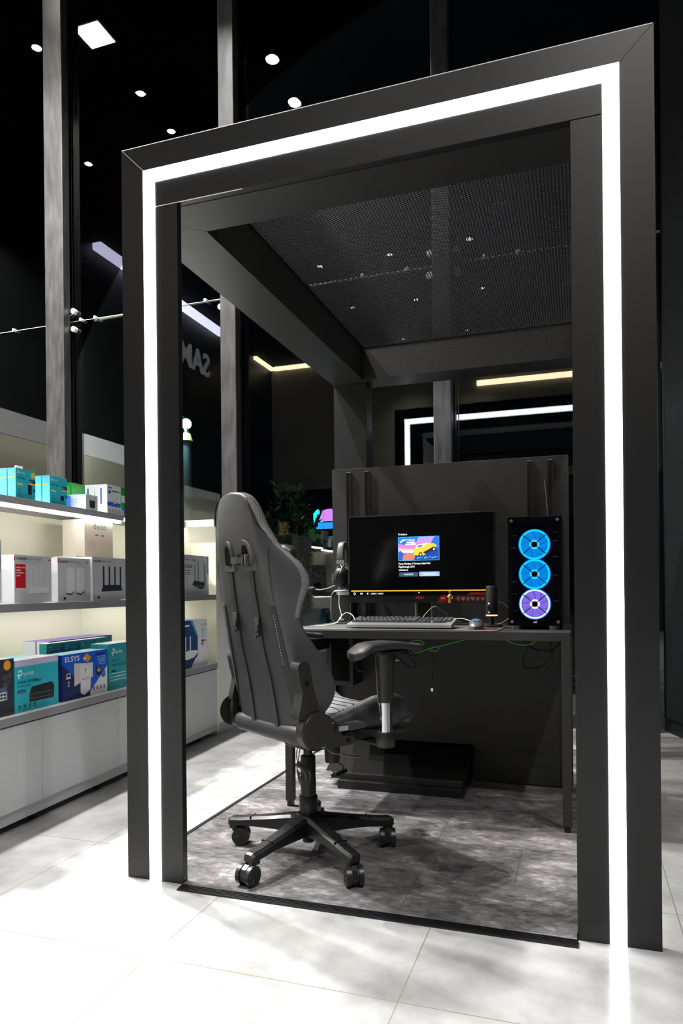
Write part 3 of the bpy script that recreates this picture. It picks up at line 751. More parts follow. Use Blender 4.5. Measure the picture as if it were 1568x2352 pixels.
# --- counter
Z = 0.4545
mb = carton(0.25, 0.22, 0.225, BKc, WH, paint(44, 48, 58)); mb.poly([(0.0012, *p) for p in [(0.19 + 0.022 + 0.02 * math.cos(a), 0.2 + 0.02 * math.sin(a)) for a in np.linspace(0, 2 * PI, 20)[:-1]]], ORG)
for (yy, zz, cc) in ((0.19, 0.14, 70), (0.21, 0.12, 60), (0.19, 0.11, 76), (0.215, 0.15, 66)): rect(mb, yy, zz, yy + 0.024, zz + 0.022, paint(cc, cc + 2, cc + 8))
fpoly(mb, [(0.1, 0.055), (0.215, 0.062), (0.215, 0.095), (0.2, 0.115), (0.1, 0.115)], paint(84, 96, 130), 0.001); rect(mb, 0.1, 0.065, 0.205, 0.095, WH, 0.0014)
for q in range(6):
    for u in range(2): rect(mb, 0.105 + q * 0.017, 0.068 + u * 0.0135, 0.117 + q * 0.017, 0.078 + u * 0.0135, BKc, 0.0018)
place(mb, 'network_switch_carton', -0.03, 0.033, Z, 'dark grey switch box with an orange seal, cut by the left edge')
mb = carton(0.268, 0.10, 0.212, TEAL, WH, TEAL); rect(mb, 0, 0.186, 0.268, 0.212, paint(196, 190, 226), 0.0005)
tplink(mb, 0.018, 0.136, 0.04, WH); ft(mb, '16-Port 10/100Mbps', 0.019, 0.014, 0.116, paint(20, 60, 75), bold=True, width=0.14); ft(mb, 'Desktop Switch', 0.013, 0.014, 0.103, paint(20, 70, 85))
rect(mb, 0.014, 0.078, 0.06, 0.090, NV); ft(mb, 'TL-SF1016D', 0.007, 0.018, 0.081, WH, e=0.0018)
fpoly(mb, [(0.085, 0.034), (0.235, 0.034), (0.241, 0.083), (0.226, 0.103), (0.098, 0.096), (0.083, 0.066)], BKc, 0.001); rect(mb, 0.09, 0.046, 0.226, 0.066, paint(130, 140, 150), 0.0013); rect(mb, 0.0915, 0.0475, 0.2245, 0.0645, BKc, 0.0016)
for q in range(4):
    rect(mb, 0.02 + q * 0.03, 0.018, 0.032 + q * 0.03, 0.03, paint(25, 95, 110)); rect(mb, 0.016 + q * 0.03, 0.010, 0.036 + q * 0.03, 0.013, paint(25, 95, 110))
place(mb, 'network_switch_carton', -0.03, 0.288, Z, 'turquoise network switch box at the counter front, left of the blue antenna box')
mb = carton(0.268, 0.10, 0.206, TEAL, CY, TEAL)
place(mb, 'network_switch_carton', -0.14, 0.325, Z, 'turquoise box standing behind the turquoise network switch box')
mb = carton(0.342, 0.10, 0.207, NV, CY, BL)
fpoly(mb, [(0, 0), (0.21, 0), (0.0, 0.155)], NV, 0.0005); fpoly(mb, [(0, 0), (0.342, 0), (0.342, 0.0), (0.22, 0.0), (0, 0.165)], paint(16, 30, 90), 0.0006)
fpoly(mb, [(0.205, 0.0), (0.342, 0.0), (0.342, 0.128), (0.205, 0.02)], WH, 0.0007)
ft(mb, 'ELSYS', 0.032, 0.02, 0.174, WH, bold=True, width=0.105)
fpoly(mb, [(0.148, 0.178), (0.185, 0.158), (0.215, 0.178), (0.178, 0.202)], ORG, 0.001); rect(mb, 0.156, 0.172, 0.168, 0.184, WH, 0.0014)
ft(mb, 'AMPLIMAX', 0.017, 0.245, 0.184, NV, bold=True, width=0.085)
for q in range(6): rect(mb, 0.262 + 0.01 * (q > 2), 0.176 - q * 0.0075, 0.328, 0.179 - q * 0.0075, CY)
fpoly(mb, [(0.085, 0.058), (0.125, 0.068), (0.125, 0.156), (0.085, 0.163)], paint(214, 214, 212), 0.0012); fpoly(mb, [(0.085, 0.163), (0.17, 0.156), (0.225, 0.154), (0.225, 0.086), (0.13, 0.07)], paint(226, 226, 224), 0.0011)
fpoly(mb, [(0.13, 0.022), (0.16, 0.010), (0.205, 0.03), (0.21, 0.142), (0.145, 0.145), (0.13, 0.14)], WH, 0.0016)
ft(mb, 'Y', 0.032, 0.158, 0.11, BKc, e=0.0022); ft(mb, 'ELSYS', 0.014, 0.146, 0.08, GY, e=0.0022, width=0.05)
mb.poly([(0.0014, *p) for p in circle(0.272, 0.112, 0.024, 22)], BKc); ft(mb, '4G', 0.024, 0.257, 0.105, WH, e=0.002, bold=True); ft(mb, 'REDE', 0.006, 0.262, 0.126, WH, e=0.002)
mb.poly([(0.0018, *p) for p in circle(0.308, 0.092, 0.018, 20)], paint(30, 110, 220)); ft(mb, 'Wi-Fi', 0.009, 0.297, 0.09, WH, e=0.0024)
rect(mb, 0.03, 0.102, 0.058, 0.122, WH, 0.0012); rect(mb, 0.034, 0.106, 0.054, 0.119, NV, 0.0016); rect(mb, 0.026, 0.097, 0.062, 0.101, WH, 0.0012)
rect(mb, 0.04, 0.062, 0.05, 0.086, WH, 0.0012); rect(mb, 0.042, 0.066, 0.048, 0.082, NV, 0.0016)
for q in range(4): rect(mb, 0.225 + q * 0.028, 0.022, 0.238 + q * 0.028, 0.038, GY, 0.0012)
for q in range(3): rect(mb, 0.02, 0.016 + q * 0.007, 0.075, 0.019 + q * 0.007, BL, 0.0012)
place(mb, 'antenna_carton', -0.03, 0.581, Z, 'blue and white antenna box with a 4G badge on the counter')
mb = carton(0.26, 0.10, 0.228, TEAL_D, WH, TEAL_D); tplink(mb, 0.03, 0.168, 0.04, WH)
ft(mb, 'AC1200', 0.018, 0.024, 0.138, paint(20, 70, 80)); ft(mb, 'Mesh Wi-Fi Router', 0.018, 0.024, 0.117, paint(20, 70, 80), width=0.17); rect(mb, 0.024, 0.088, 0.062, 0.097, NV)
for q in range(3): rect(mb, 0.01, 0.045 + q * 0.016, 0.2, 0.051 + q * 0.016, paint(110, 195, 200)); rect(mb, 0.03, 0.047 + q * 0.016, 0.16, 0.049 + q * 0.016, WH, 0.001)
place(mb, 'router_carton', -0.03, 0.935, Z, 'teal router box on the counter touching the booth frame')
for q in range(4):
    mb = carton(0.115, 0.04, 0.246, TEAL_D, WH, paint(70, 175, 180)); tplink(mb, 0.014, 0.200, 0.034, WH)
    place(mb, 'router_carton', -0.20, 0.70 + q * 0.122, Z, 'one of four narrow teal boxes in a row behind the blue antenna box', group='narrow teal boxes')
for q in range(2):
    mb = carton(0.52, 0.07, 0.25, WH, PUR, TEAL_D)
    place(mb, 'router_carton', -0.25 - q * 0.075, 0.78, Z, ['purple topped carton just behind the narrow teal boxes', 'rearmost purple topped carton on the counter'][q])
# --- second unit
Z = 0.9135
mb = carton(0.36, 0.14, 0.243, WH, WH, paint(214, 218, 226)); rect(mb, 0.335, 0.13, 0.36, 0.243, paint(20, 110, 190), 0.0008)
tplink(mb, 0.03, 0.20, 0.03, paint(60, 150, 190), BKc); ft(mb, '| Digital', 0.018, 0.13, 0.209, BKc)
ft(mb, 'EC225-G5', 0.026, 0.03, 0.165, BKc, bold=True, width=0.10)
for q in range(3): rect(mb, 0.03, 0.148 - q * 0.012, 0.12 - q * 0.01, 0.152 - q * 0.012, GY)
for q in range(6): rect(mb, 0.03, 0.10 - q * 0.014, 0.037, 0.107 - q * 0.014, DKT); rect(mb, 0.045, 0.102 - q * 0.014, 0.075, 0.105 - q * 0.014, GY)
for yy, zt in ((0.165, 0.185), (0.21, 0.205), (0.29, 0.21), (0.312, 0.19)): rect(mb, yy, 0.08, yy + 0.007, zt, BKc, 0.001)
fpoly(mb, [(0.135, 0.062), (0.16, 0.088), (0.30, 0.078), (0.31, 0.066), (0.285, 0.04), (0.24, 0.035)], BKc, 0.0014)
for q in range(6): fpoly(mb, [(0.165 + q * 0.022, 0.05), (0.176 + q * 0.022, 0.048), (0.18 + q * 0.022, 0.058), (0.168 + q * 0.022, 0.06)], GY, 0.0018)
place(mb, 'router_carton', -0.03, 1.685, Z, 'pale grey box picturing a black four antenna router, seen left of the chair')
Z = 0.4735
mb = carton(0.37, 0.14, 0.287, WH, WH, WH); fpoly(mb, [(0, 0), (0.15, 0), (0.24, 0.08), (0.24, 0.18), (0.14, 0.287), (0, 0.287)], paint(18, 70, 130), 0.0005)
fpoly(mb, [(0.14, 0.287), (0.17, 0.287), (0.25, 0.18), (0.24, 0.172)], paint(60, 170, 230), 0.0008)
mb.poly([(0.001, *p) for p in circle(0.05, 0.255, 0.018, 18)], WH); mb.poly([(0.0016, *p) for p in circle(0.05, 0.255, 0.006, 12)], NV); rect(mb, 0.075, 0.25, 0.135, 0.26, WH)
ft(mb, 'AC1200', 0.022, 0.285, 0.245, GY)
for q in range(6): rect(mb, 0.285, 0.222 - q * 0.01, 0.335, 0.227 - q * 0.01, CY)
rect(mb, 0.29, 0.145, 0.32, 0.16, NV); rect(mb, 0.325, 0.145, 0.352, 0.16, ORG); rect(mb, 0.29, 0.128, 0.315, 0.139, NV)
for yy in (0.075, 0.135): rect(mb, yy, 0.09, yy + 0.012, 0.19, WH, 0.001)
fpoly(mb, [(0.05, 0.06), (0.1, 0.05), (0.19, 0.06), (0.24, 0.085), (0.23, 0.1), (0.12, 0.105), (0.06, 0.095)], WH, 0.0014); fpoly(mb, [(0.05, 0.058), (0.1, 0.048), (0.19, 0.058), (0.24, 0.083), (0.23, 0.06), (0.15, 0.03), (0.08, 0.035)], NV, 0.0012)
ft(mb, 'tp-link', 0.014, 0.31, 0.04, paint(60, 150, 190))
place(mb, 'router_carton', -0.03, 1.645, Z, 'white and deep blue router box on the lower niche beside the chair')
mb = carton(0.14, 0.05, 0.205, CY, WH, CY); rect(mb, 0.11, 0.155, 0.14, 0.18, NV); rect(mb, 0.11, 0.0, 0.14, 0.03, YEL); rect(mb, 0.11, 0.14, 0.14, 0.155, YEL)
place(mb, 'adapter_carton', 0.0, 1.50, Z, 'slim light blue box in front of the white and deep blue router box', rz=0)
# --- top boards
Z = 1.3615
def adapter(mbps, dev):
    mb = carton(0.127, 0.042, 0.132, CY, WH, TEAL); tplink(mb, 0.01, 0.104, 0.021, WH)
    ft(mb, mbps, 0.014, 0.01, 0.085, paint(15, 75, 90)); rect(mb, 0.01, 0.058, 0.045, 0.066, YEL); rect(mb, 0.088, 0.075, 0.127, 0.091, NV); ft(mb, 'Nº1', 0.012, 0.091, 0.078, WH, e=0.0018); rect(mb, 0.088, 0.068, 0.127, 0.075, YEL)
    rect(mb, 0.078, 0.022, 0.103, 0.066 if dev else 0.045, BKc); mb.poly([(0.0012, *p) for p in circle(0.117, 0.043, 0.009, 14)], paint(20, 100, 120))
    for q in range(3): rect(mb, 0.01, 0.012 + q * 0.012, 0.035, 0.015 + q * 0.012, paint(25, 115, 130))
    mb.poly([(x, -0.0004, z) for x, z in ((-0.038, 0.088), (-0.006, 0.088), (-0.006, 0.094), (-0.038, 0.094))], YEL)
    return mb
for g0, (t0, mbps, dev, labs) in enumerate(((0.525, '300 Mbps', True, ('front box of the left cluster of turquoise adapters on the top shelf', 'one of the turquoise adapter boxes queued behind the left front one')),
                                      (0.752, '150 Mbps', False, ('front box of the right cluster of turquoise adapters on the top shelf', 'one of the turquoise adapter boxes queued behind the right front one')))):
    mb = adapter(mbps, dev)
    if g0 == 0: mb.poly([(0.0014, *p) for p in circle(0.11, 0.112, 0.014, 16)], YEL); mb.box(-0.03, -0.02, 0.03, 0.07, 0.132, 0.148, WH)
    f = place(mb, 'adapter_carton', -0.215, t0, Z, labs[0])
    f2 = place(adapter(mbps, dev), 'adapter_carton', -0.215 - 0.0465, t0, Z, labs[1], group='turquoise adapters, %s cluster' % ('left', 'right')[g0])
    for q in range(2, 4 if g0 == 0 else 3):
        dup(f2, sp_(-0.215 - 0.0465 * q, t0, Z))
mb = carton(0.10, 0.12, 0.078, WH, WH, LG); rect(mb, 0.008, 0.062, 0.02, 0.072, ORG); rect(mb, 0.03, 0.048, 0.033, 0.068, BKc); rect(mb, 0.072, 0.048, 0.075, 0.068, BKc)
fpoly(mb, [(0.028, 0.05), (0.077, 0.05), (0.074, 0.015), (0.05, 0.009), (0.031, 0.015)], DKT, 0.001)
for q in range(6): mb.poly([(x, -0.0004, z) for x, z in ((-0.11, 0.02 + q * 0.008), (-0.05, 0.02 + q * 0.008), (-0.05, 0.022 + q * 0.008), (-0.11, 0.022 + q * 0.008))], MG)
place(mb, 'extender_carton', -0.215, 1.03, Z, 'small white box picturing a dark two antenna extender, top shelf')
mb = carton(0.06, 0.05, 0.07, paint(20, 50, 160), paint(20, 50, 160), BL); rect(mb, 0.002, 0.01, 0.008, 0.03, CY); place(mb, 'small_carton', -0.30, 0.96, Z, 'small royal blue box between turquoise and white boxes, top shelf')
for q, (n_, t_, h_) in enumerate(((-0.345, 0.965, 0.13), (-0.345, 1.092, 0.152))):
    mb = carton(0.115, 0.05, h_, GRN, paint(50, 150, 60), GRN); mb.poly([(x, -0.0004, z) for x, z in ((-0.042, 0.05), (-0.02, 0.05), (-0.02, 0.10), (-0.042, 0.10))], WH)
    place(mb, 'cable_carton', n_, t_, Z, ['shorter bright green box at the back of the top shelf', 'taller bright green box at the back of the top shelf'][q])
def antk(lab, n_):
    mb = carton(0.125, 0.075, 0.155, WH, WH, paint(226, 230, 238)); rect(mb, 0.0, 0.04, 0.125, 0.062, paint(40, 90, 190)); rect(mb, 0.01, 0.135, 0.04, 0.143, paint(40, 90, 190)); rect(mb, 0.04, 0.12, 0.115, 0.126, DKT)
    fpoly(mb, [(0.04, 0.098), (0.065, 0.075), (0.10, 0.10), (0.085, 0.06), (0.055, 0.05), (0.06, 0.072)], LG, 0.001); mb.poly([(0.0012, *p) for p in circle(0.02, 0.115, 0.009, 12)], BKc)
    for q in range(4): rect(mb, 0.012 + q * 0.03, 0.01, 0.024 + q * 0.03, 0.026, MG)
    mb.poly([(x, -0.0004, z) for x, z in ((-0.042, 0.05), (-0.034, 0.05), (-0.034, 0.135), (-0.042, 0.135))], paint(40, 60, 160))
    place(mb, 'antenna_carton', n_, 1.217, Z, lab)
antk('white box with a blue band at the right of the top shelf', -0.215); antk('white box with a blue side bar behind the blue banded box', -0.295)
mb = carton(0.14, 0.07, 0.13, GRN, WH, GRN); rect(mb, 0.0, 0.045, 0.14, 0.085, WH); rect(mb, 0.0, 0.0, 0.14, 0.015, BL); place(mb, 'cable_carton', -0.225, 1.365, 1.3895, 'green and white box on the top shelf half hidden by the booth frame')
mb = MB(); tanm = paint(190, 150, 96); drk = paint(60, 40, 24)
mb.prism(circle(0, 0, 0.045, 20), 0.0, 0.15, tanm, 'z', True)
for k in range(12):
    for s in (-1, 1):
        mb.tube([(0.0465 * math.cos(0.524 * k + s * z * 14), 0.0465 * math.sin(0.524 * k + s * z * 14), z) for z in np.linspace(0.004, 0.146, 9)], 0.003, drk, 5)
o = mb.build('woven_vase'); o.location = sp_(-0.30, 2.03, 1.3895); tag(o, 'tan vase with dark lattice on the second shelf top', 'vase')

# ================================================================== GAMING CHAIR
chair = thing('gaming_chair', 'grey faux leather gaming chair with black star base on casters, turned towards the desk', 'chair', (0.503, 0.352, 0.006), math.radians(56 - 90))
# z: rear spine Y, rear half width, front half width, front edge Y, carbon band width
BT = np.array([
    (0.480, -.180, .150, .190, -.130, .01), (0.510, -.183, .165, .225, -.118, .01), (0.547, -.187, .176, .246, -.094, .01), (0.573, -.190, .181, .251, -.073, .01),
    (0.605, -.195, .187, .252, -.060, .01), (0.645, -.201, .191, .249, -.061, .01), (0.696, -.212, .194, .240, -.083, .012), (0.756, -.225, .192, .229, -.122, .012),
    (0.805, -.235, .187, .222, -.157, .013), (0.846, -.243, .183, .221, -.176, .014), (0.882, -.251, .180, .229, -.173, .016), (0.922, -.262, .178, .240, -.163, .020),
    (0.957, -.270, .176, .246, -.152, .022), (0.990, -.277, .172, .240, -.157, .020), (1.020, -.284, .166, .226, -.172, .018), (1.053, -.292, .158, .202, -.200, .018),
    (1.081, -.298, .150, .180, -.225, .022), (1.116, -.304, .142, .165, -.240, .030), (1.151, -.309, .135, .146, -.252, .040), (1.193, -.315, .126, .133, -.262, .044),
    (1.225, -.320, .113, .119, -.270, .042), (1.248, -.323, .096, .102, -.276, .038), (1.262, -.324, .074, .080, -.281, .030), (1.271, -.322, .046, .056, -.286, .022), (1.2755, -.315, .015, .02, -.292, .012)])
BT[:, 1] += np.interp(BT[:, 0], [0.48, 0.9, 1.28], [0.004, 0.006, 0.022]); BT[:, 4] += np.interp(BT[:, 0], [0.48, 0.9, 1.28], [0.002, 0.002, 0.014])
BT[:, 2] *= np.interp(BT[:, 0], [0.48, 0.60, 0.72, 0.80], [1.07, 1.07, 1.04, 0.985]); BT[:, 3] *= 0.985; BT[:, 0] = np.where(BT[:, 0] > 1.1, 1.1 + (BT[:, 0] - 1.1) * 0.915, BT[:, 0])
def CR(z, t, col): return float(np.interp(z, t[:, 0], t[:, col]))
def back_ring(z):
    ys, a, b, yf, cwid = [CR(z, BT, i) for i in range(1, 6)]
    yc = ys + 0.085 if z < 1.19 else ys + 0.085 - (z - 1.19) * 0.5
    yc = max(yc, yf + 0.004) if z > 1.05 else yc
    R = [(0, ys - 0.004), (0.45 * a, ys - 0.003), (0.82 * a, ys + 0.001), (a, ys + 0.10 * (yf - ys) + 0.002), (a + 0.45 * (b - a), ys + 0.38 * (yf - ys)),
         (b - 0.004, yf - cwid), (b, yf - cwid * 0.4), (b - 0.004, yf), (b - 0.018, yf + 0.010), (max(b - 0.055, 0.4 * b), min(yf + 0.004, max(yc, yf))), (0.35 * b, yc), (0, yc)]
    full = [(x, y, z) for x, y in R] + [(-x, y, z) for x, y in reversed(R[1:-1])]
    return full
zs_ = list(np.linspace(0.48, 1.19, 49)) + list(np.linspace(1.198, 1.2605, 16))
rings = [back_ring(z) for z in zs_]
nR = len(rings[0])
def bmat(i, k):
    z = zs_[i]
    kk = k if k < 11 else nR - 1 - k
    return M['carbon'] if (kk in (5, 6, 7) and z > 0.84) else M['leather']
mb = MB(); mb.loft(rings, M['leather'], True, True, bmat)
backrest = mb.build('backrest', chair, sharp=60)
ss = backrest.modifiers.new('smooth', 'SUBSURF'); ss.levels = 1; ss.render_levels = 1
def rearY(z, x=0.0):
    ys, a, b, yf, cwid = [CR(z, BT, i) for i in range(1, 6)]
    x = abs(x)
    return float(np.interp(x, [0, 0.45 * a, 0.82 * a, a, a + 0.45 * (b - a), b], [ys - .004, ys - .003, ys + .001, ys + 0.1 * (yf - ys) + .002, ys + 0.38 * (yf - ys), yf - cwid]))
# piping along the carbon band and stitch lines
for s in (-1, 1):
    mb = MB()
    pts = []
    for z in np.linspace(0.85, 1.243, 40):
        ys, a, b, yf, cwid = [CR(z, BT, i) for i in range(1, 6)]
        pts.append((s * (b - 0.008), yf - cwid + 0.001, z))
    mb.tube(pts, 0.0024, M['black'], 6); mb.build('piping', backrest)
    mb = MB()
    for z in np.arange(0.90, 1.075, 0.007):
        x = 0.168 + (1.0 - z) * 0.02
        mb.tube([(s * x, rearY(z, x) - 0.0018, z), (s * (x - 0.0005), rearY(z + 0.004, x) - 0.0018, z + 0.004)], 0.0014, M['black'], 5)
    mb.build('stitching', backrest)
    # zip closure on each lower side
    mb = MB(); L = []
    for z in np.linspace(0.52, 0.885, 24):
        x0 = 0.190 - (z - 0.52) * 0.085; L.append((x0, z))
    rr = []
    for x, z in L:
        rr.append([(s * (x - 0.013), rearY(z, x - 0.013) - 0.003, z), (s * (x + 0.012), rearY(z, x + 0.012) - 0.003, z), (s * (x + 0.012), rearY(z, x + 0.012) + 0.004, z), (s * (x - 0.013), rearY(z, x - 0.013) + 0.004, z)])
    mb.loft(rr, mat('zip_tape', (0.022, 0.022, 0.024), 0.8), True, True)
    zp = mb.build('zip_flap', backrest)
    mb = MB()
    for z in np.arange(0.70, 0.86, 0.009):
        mb.tube([(s * (0.190 - (z - 0.52) * 0.085), rearY(z, 0.165) - 0.0045, z), (s * (0.190 - (z - 0.52) * 0.085), rearY(z + 0.005, 0.165) - 0.0045, z + 0.005)], 0.0012, M['steel'], 5)
    mb.build('zip_teeth', zp)
# two belt openings with plastic bezels
olive = mat('grey_bezel_plastic', (0.055, 0.055, 0.046), 0.45)
for s in (-1, 1):
    cx = 0.026
    outl = [(0.028, 1.086), (0.040, 1.099), (0.058, 1.101), (0.085, 1.089), (0.098, 1.068), (0.108, 1.022), (0.103, 1.004), (0.085, 0.998), (0.040, 0.998), (0.022, 1.012)]
    inn = [(0.042, 1.076), (0.052, 1.083), (0.070, 1.081), (0.078, 1.062), (0.083, 1.034), (0.080, 1.022), (0.036, 1.022)]
    def dense(p, n):
        q = curve([(x, 0, z) for x, z in p + [p[0]]], 6)[:-1]
        L = [q[int(i * len(q) / n)] for i in range(n)]
        return [(v.x, v.z) for v in L]
    O = dense(outl, 36); I = dense(inn, 36)
    # match start angles
    c0 = (0.062, 1.045)
    key = lambda p: math.atan2(p[1] - c0[1], p[0] - c0[0])
    O.sort(key=key); I.sort(key=key)
    def P3(p, off): return (s * p[0] + cx * 0.35, rearY(p[1], p[0]) + off, p[1])
    mb = MB()
    Mid = [((o[0] * 0.5 + i[0] * 0.5), (o[1] * 0.5 + i[1] * 0.5)) for o, i in zip(O, I)]
    mb.loft([[P3(p, 0.002) for p in O], [P3(p, -0.006) for p in [(o[0] * .9 + i[0] * .1, o[1] * .9 + i[1] * .1) for o, i in zip(O, I)]], [P3(p, -0.0055) for p in Mid], [P3(p, -0.003) for p in I], [P3(p, 0.004) for p in I]], olive, True, False)
    bz = mb.build('belt_opening', backrest)
    mb = MB(); mb.poly([P3(p, -0.0022) for p in I], M['deep']); 
    mb.T = Matrix.Translation((0, 0.003, 0)); mb.poly([P3(p, -0.0022) for p in I], M['deep']); mb.build('opening_lining', bz)  # near-black sheet painting the dark of an open hole
# straps with clips
strapm = mat('black_webbing', (0.02, 0.02, 0.021), 0.75, bump=(500, 0.3))
def ribbon(mb, pts, wv, th, mt):
    rr = []
    for p in pts:
        p = Vector(p); w = Vector(wv)
        rr.append([tuple(p - w), tuple(p + w), tuple(p + w + Vector((0, -th, 0))), tuple(p - w + Vector((0, -th, 0)))])
    mb.loft(rr, mt, True, True, smooth=False)
for s, xt, xm, xb in ((-1, -0.045, -0.078, -0.062), (1, 0.088, 0.066, 0.088)):
    pts = []
    for z in np.linspace(0.475, 1.020, 30):
        x = float(np.interp(z, [0.475, 0.75, 1.02], [xb, xm, xt])); pts.append((x, rearY(z, x) - 0.002, z))
    mb = MB(); ribbon(mb, pts, (0.0105, 0, 0), 0.003, strapm); st = mb.build('strap', backrest)
    zc = 0.832 if s < 0 else 0.818
    xk = float(np.interp(zc, [0.475, 0.75, 1.02], [xb, xm, xt])); yk = rearY(zc, xk) - 0.006
    mb = MB()
    mb.box(xk - 0.014, xk + 0.014, yk - 0.008, yk, zc + 0.008, zc + 0.030, M['black']); mb.box(xk - 0.009, xk + 0.009, yk - 0.010, yk, zc - 0.016, zc + 0.008, M['black'])
    mb.box(xk - 0.014, xk - 0.010, yk - 0.009, yk, zc - 0.012, zc + 0.008, M['black']); mb.box(xk + 0.010, xk + 0.014, yk - 0.009, yk, zc - 0.012, zc + 0.008, M['black'])
    mb.box(xk - 0.013, xk + 0.013, yk - 0.007, yk, zc - 0.028, zc - 0.018, M['black']); mb.cyl((xk - 0.006, yk - 0.008, zc - 0.03), (xk - 0.006, yk, zc - 0.03), 0.006, M['black'], 12); mb.cyl((xk + 0.008, yk - 0.008, zc - 0.026), (xk + 0.008, yk, zc - 0.026), 0.005, M['black'], 12)
    mb.build('clip', st, bevel=0.0012)
mb = MB(); zc = 1.036; pts = [(x, rearY(zc, x) - 0.008, zc - 0.02 * x) for x in np.linspace(-0.02, 0.115, 12)]
rr = []
for p in pts: rr.append([(p[0], p[1], p[2] - 0.011), (p[0], p[1], p[2] + 0.011), (p[0], p[1] - 0.003, p[2] + 0.011), (p[0], p[1] - 0.003, p[2] - 0.011)])
mb.loft(rr, strapm, True, True, smooth=False); st = mb.build('cross_strap', backrest)
mb = MB(); y0 = rearY(zc, 0.06) - 0.013
mb.prism([(0.030, 1.022), (0.038, 1.018), (0.046, 1.026), (0.070, 1.024), (0.078, 1.018), (0.084, 1.022), (0.084, 1.050), (0.078, 1.052), (0.070, 1.044), (0.046, 1.044), (0.038, 1.056), (0.030, 1.050)], y0 - 0.010, y0 + 0.004, M['black'], 'y')
mb.box(0.088, 0.094, y0 - 0.008, y0 + 0.004, 1.018, 1.052, M['steel'])
mb.build('clip', st, bevel=0.0015)
# neck pillow showing past the right shoulder
mb = MB()
def sup(n, e): return [(math.copysign(abs(math.cos(2 * PI * k / n)) ** e, math.cos(2 * PI * k / n)), math.copysign(abs(math.sin(2 * PI * k / n)) ** e, math.sin(2 * PI * k / n))) for k in range(n)]
rr = []
for x in np.linspace(-0.16, 0.16, 17):
    k = (1 - abs(x / 0.165) ** 4) ** 0.5 if abs(x) < 0.165 else 0.05
    k = max(k, 0.18)
    rr.append([(x, -0.160 + 0.040 * k * c, 1.044 + (0.046 * k + 0.010 * (abs(x) / 0.16) ** 3) * s_) for c, s_ in sup(20, 0.7)])
mb.loft(rr, M['frame_in'], True, True); mb.build('neck_pillow', chair, sharp=80)
# seat cushion
def seat_ring(y):
    t = (y + 0.17) / 0.47
    zt = float(np.interp(y, [-0.17, 0.0, 0.12, 0.20, 0.26, 0.29, 0.30], [0.500, 0.512, 0.525, 0.525, 0.512, 0.49, 0.465]))
    zb = float(np.interp(y, [-0.17, -0.08, 0.0, 0.063, 0.129, 0.189, 0.23, 0.268, 0.29, 0.30], [0.490, 0.516, 0.538, 0.556, 0.574, 0.579, 0.570, 0.544, 0.512, 0.485]))
    zl = float(np.interp(y, [-0.17, 0.0, 0.19, 0.26, 0.29, 0.30], [0.452, 0.452, 0.456, 0.466, 0.48, 0.49 - 0.035]))
    w = float(np.interp(y, [-0.17, 0.0, 0.2, 0.27, 0.30], [0.235, 0.257, 0.258, 0.245, 0.225]))
    R = [(0, zt), (0.10, zt + 0.001), (0.155, zt + 0.004), (0.19, zb - 0.008), (0.212, zb), (0.232, zb - 0.001), (w - 0.008, zb - 0.014), (w, 0.5 * (zb + zl) + 0.008), (w - 0.006, zl + 0.012), (w - 0.03, zl), (0.1, zl - 0.004), (0, zl - 0.004)]
    return [(x, y, z) for x, z in R] + [(-x, y, z) for x, z in reversed(R[1:-1])]
ysq = list(np.linspace(-0.17, 0.30, 34)); sr = [seat_ring(y) for y in ysq]
quilt = mat('quilted_seat_centre', (0.14, 0.14, 0.15), 0.42)  # quilted centre, made paler to carry direct light on the seat top
def smat(i, k):
    kk = k if k < 11 else 21 - k
    if kk == 4: return M['carbon']
    return quilt if kk <= 3 else M['leather']
mb = MB(); mb.loft(sr, M['leather'], True, True, smat); seat = mb.build('seat', chair, sharp=60)
ss = seat.modifiers.new('smooth', 'SUBSURF'); ss.levels = 1; ss.render_levels = 1
# seat seams: chevron bands in front, quilting behind
mb = MB()
def zt_(x, y):
    R = seat_ring(y)[:6]; return float(np.interp(abs(x), [p[0] for p in R], [p[2] for p in R]))
def seam(pts, r=0.0016, n=14):
    out = []
    for (x0, y0), (x1, y1) in zip(pts[:-1], pts[1:]):
        for q in range(n): u = q / n; out.append((x0 + (x1 - x0) * u, y0 + (y1 - y0) * u))
    out.append(pts[-1]); mb.tube([(x, y, zt_(x, y) + 0.0006) for x, y in out], r, M['black'], 5)
for y in (0.06, 0.10, 0.14, 0.19): seam([(-0.20, y - 0.05), (-0.09, y), (0.09, y), (0.20, y - 0.05)], 0.0022)
for q in range(-3, 4):
    seam([(q * 0.055, -0.15), (q * 0.055 + 0.03, 0.0)]); seam([(q * 0.055, 0.0), (q * 0.055 + 0.03, -0.15)])
for y in (-0.12, -0.08, -0.04, 0.0): seam([(-0.19, y), (0.19, y)])
mb.build('seam_lines', seat)
# rear roll between back and seat
mb = MB()
rr = []
for x in np.linspace(-0.235, 0.235, 19):
    k = 1.0 if abs(x) < 0.2 else 0.8
    rr.append([(x, -0.148 + 0.040 * k * c, 0.468 + 0.034 * k * s_) for c, s_ in sup(18, 0.75)])
mb.loft(rr, mat('dark_faux_leather', (0.017, 0.017, 0.019), 0.5), True, True); mb.build('rear_bolster', chair, sharp=60)
# seat frame underneath
mb = MB(); mb.box(-0.24, 0.24, -0.12, 0.26, 0.436, 0.452, M['black']); mb.box(-0.10, 0.10, -0.08, 0.18, 0.405, 0.436, M['black']); mb.box(-0.06, 0.06, -0.06, 0.09, 0.385, 0.407, M['black'])
mb.build('tilt_plate', chair, bevel=0.004)
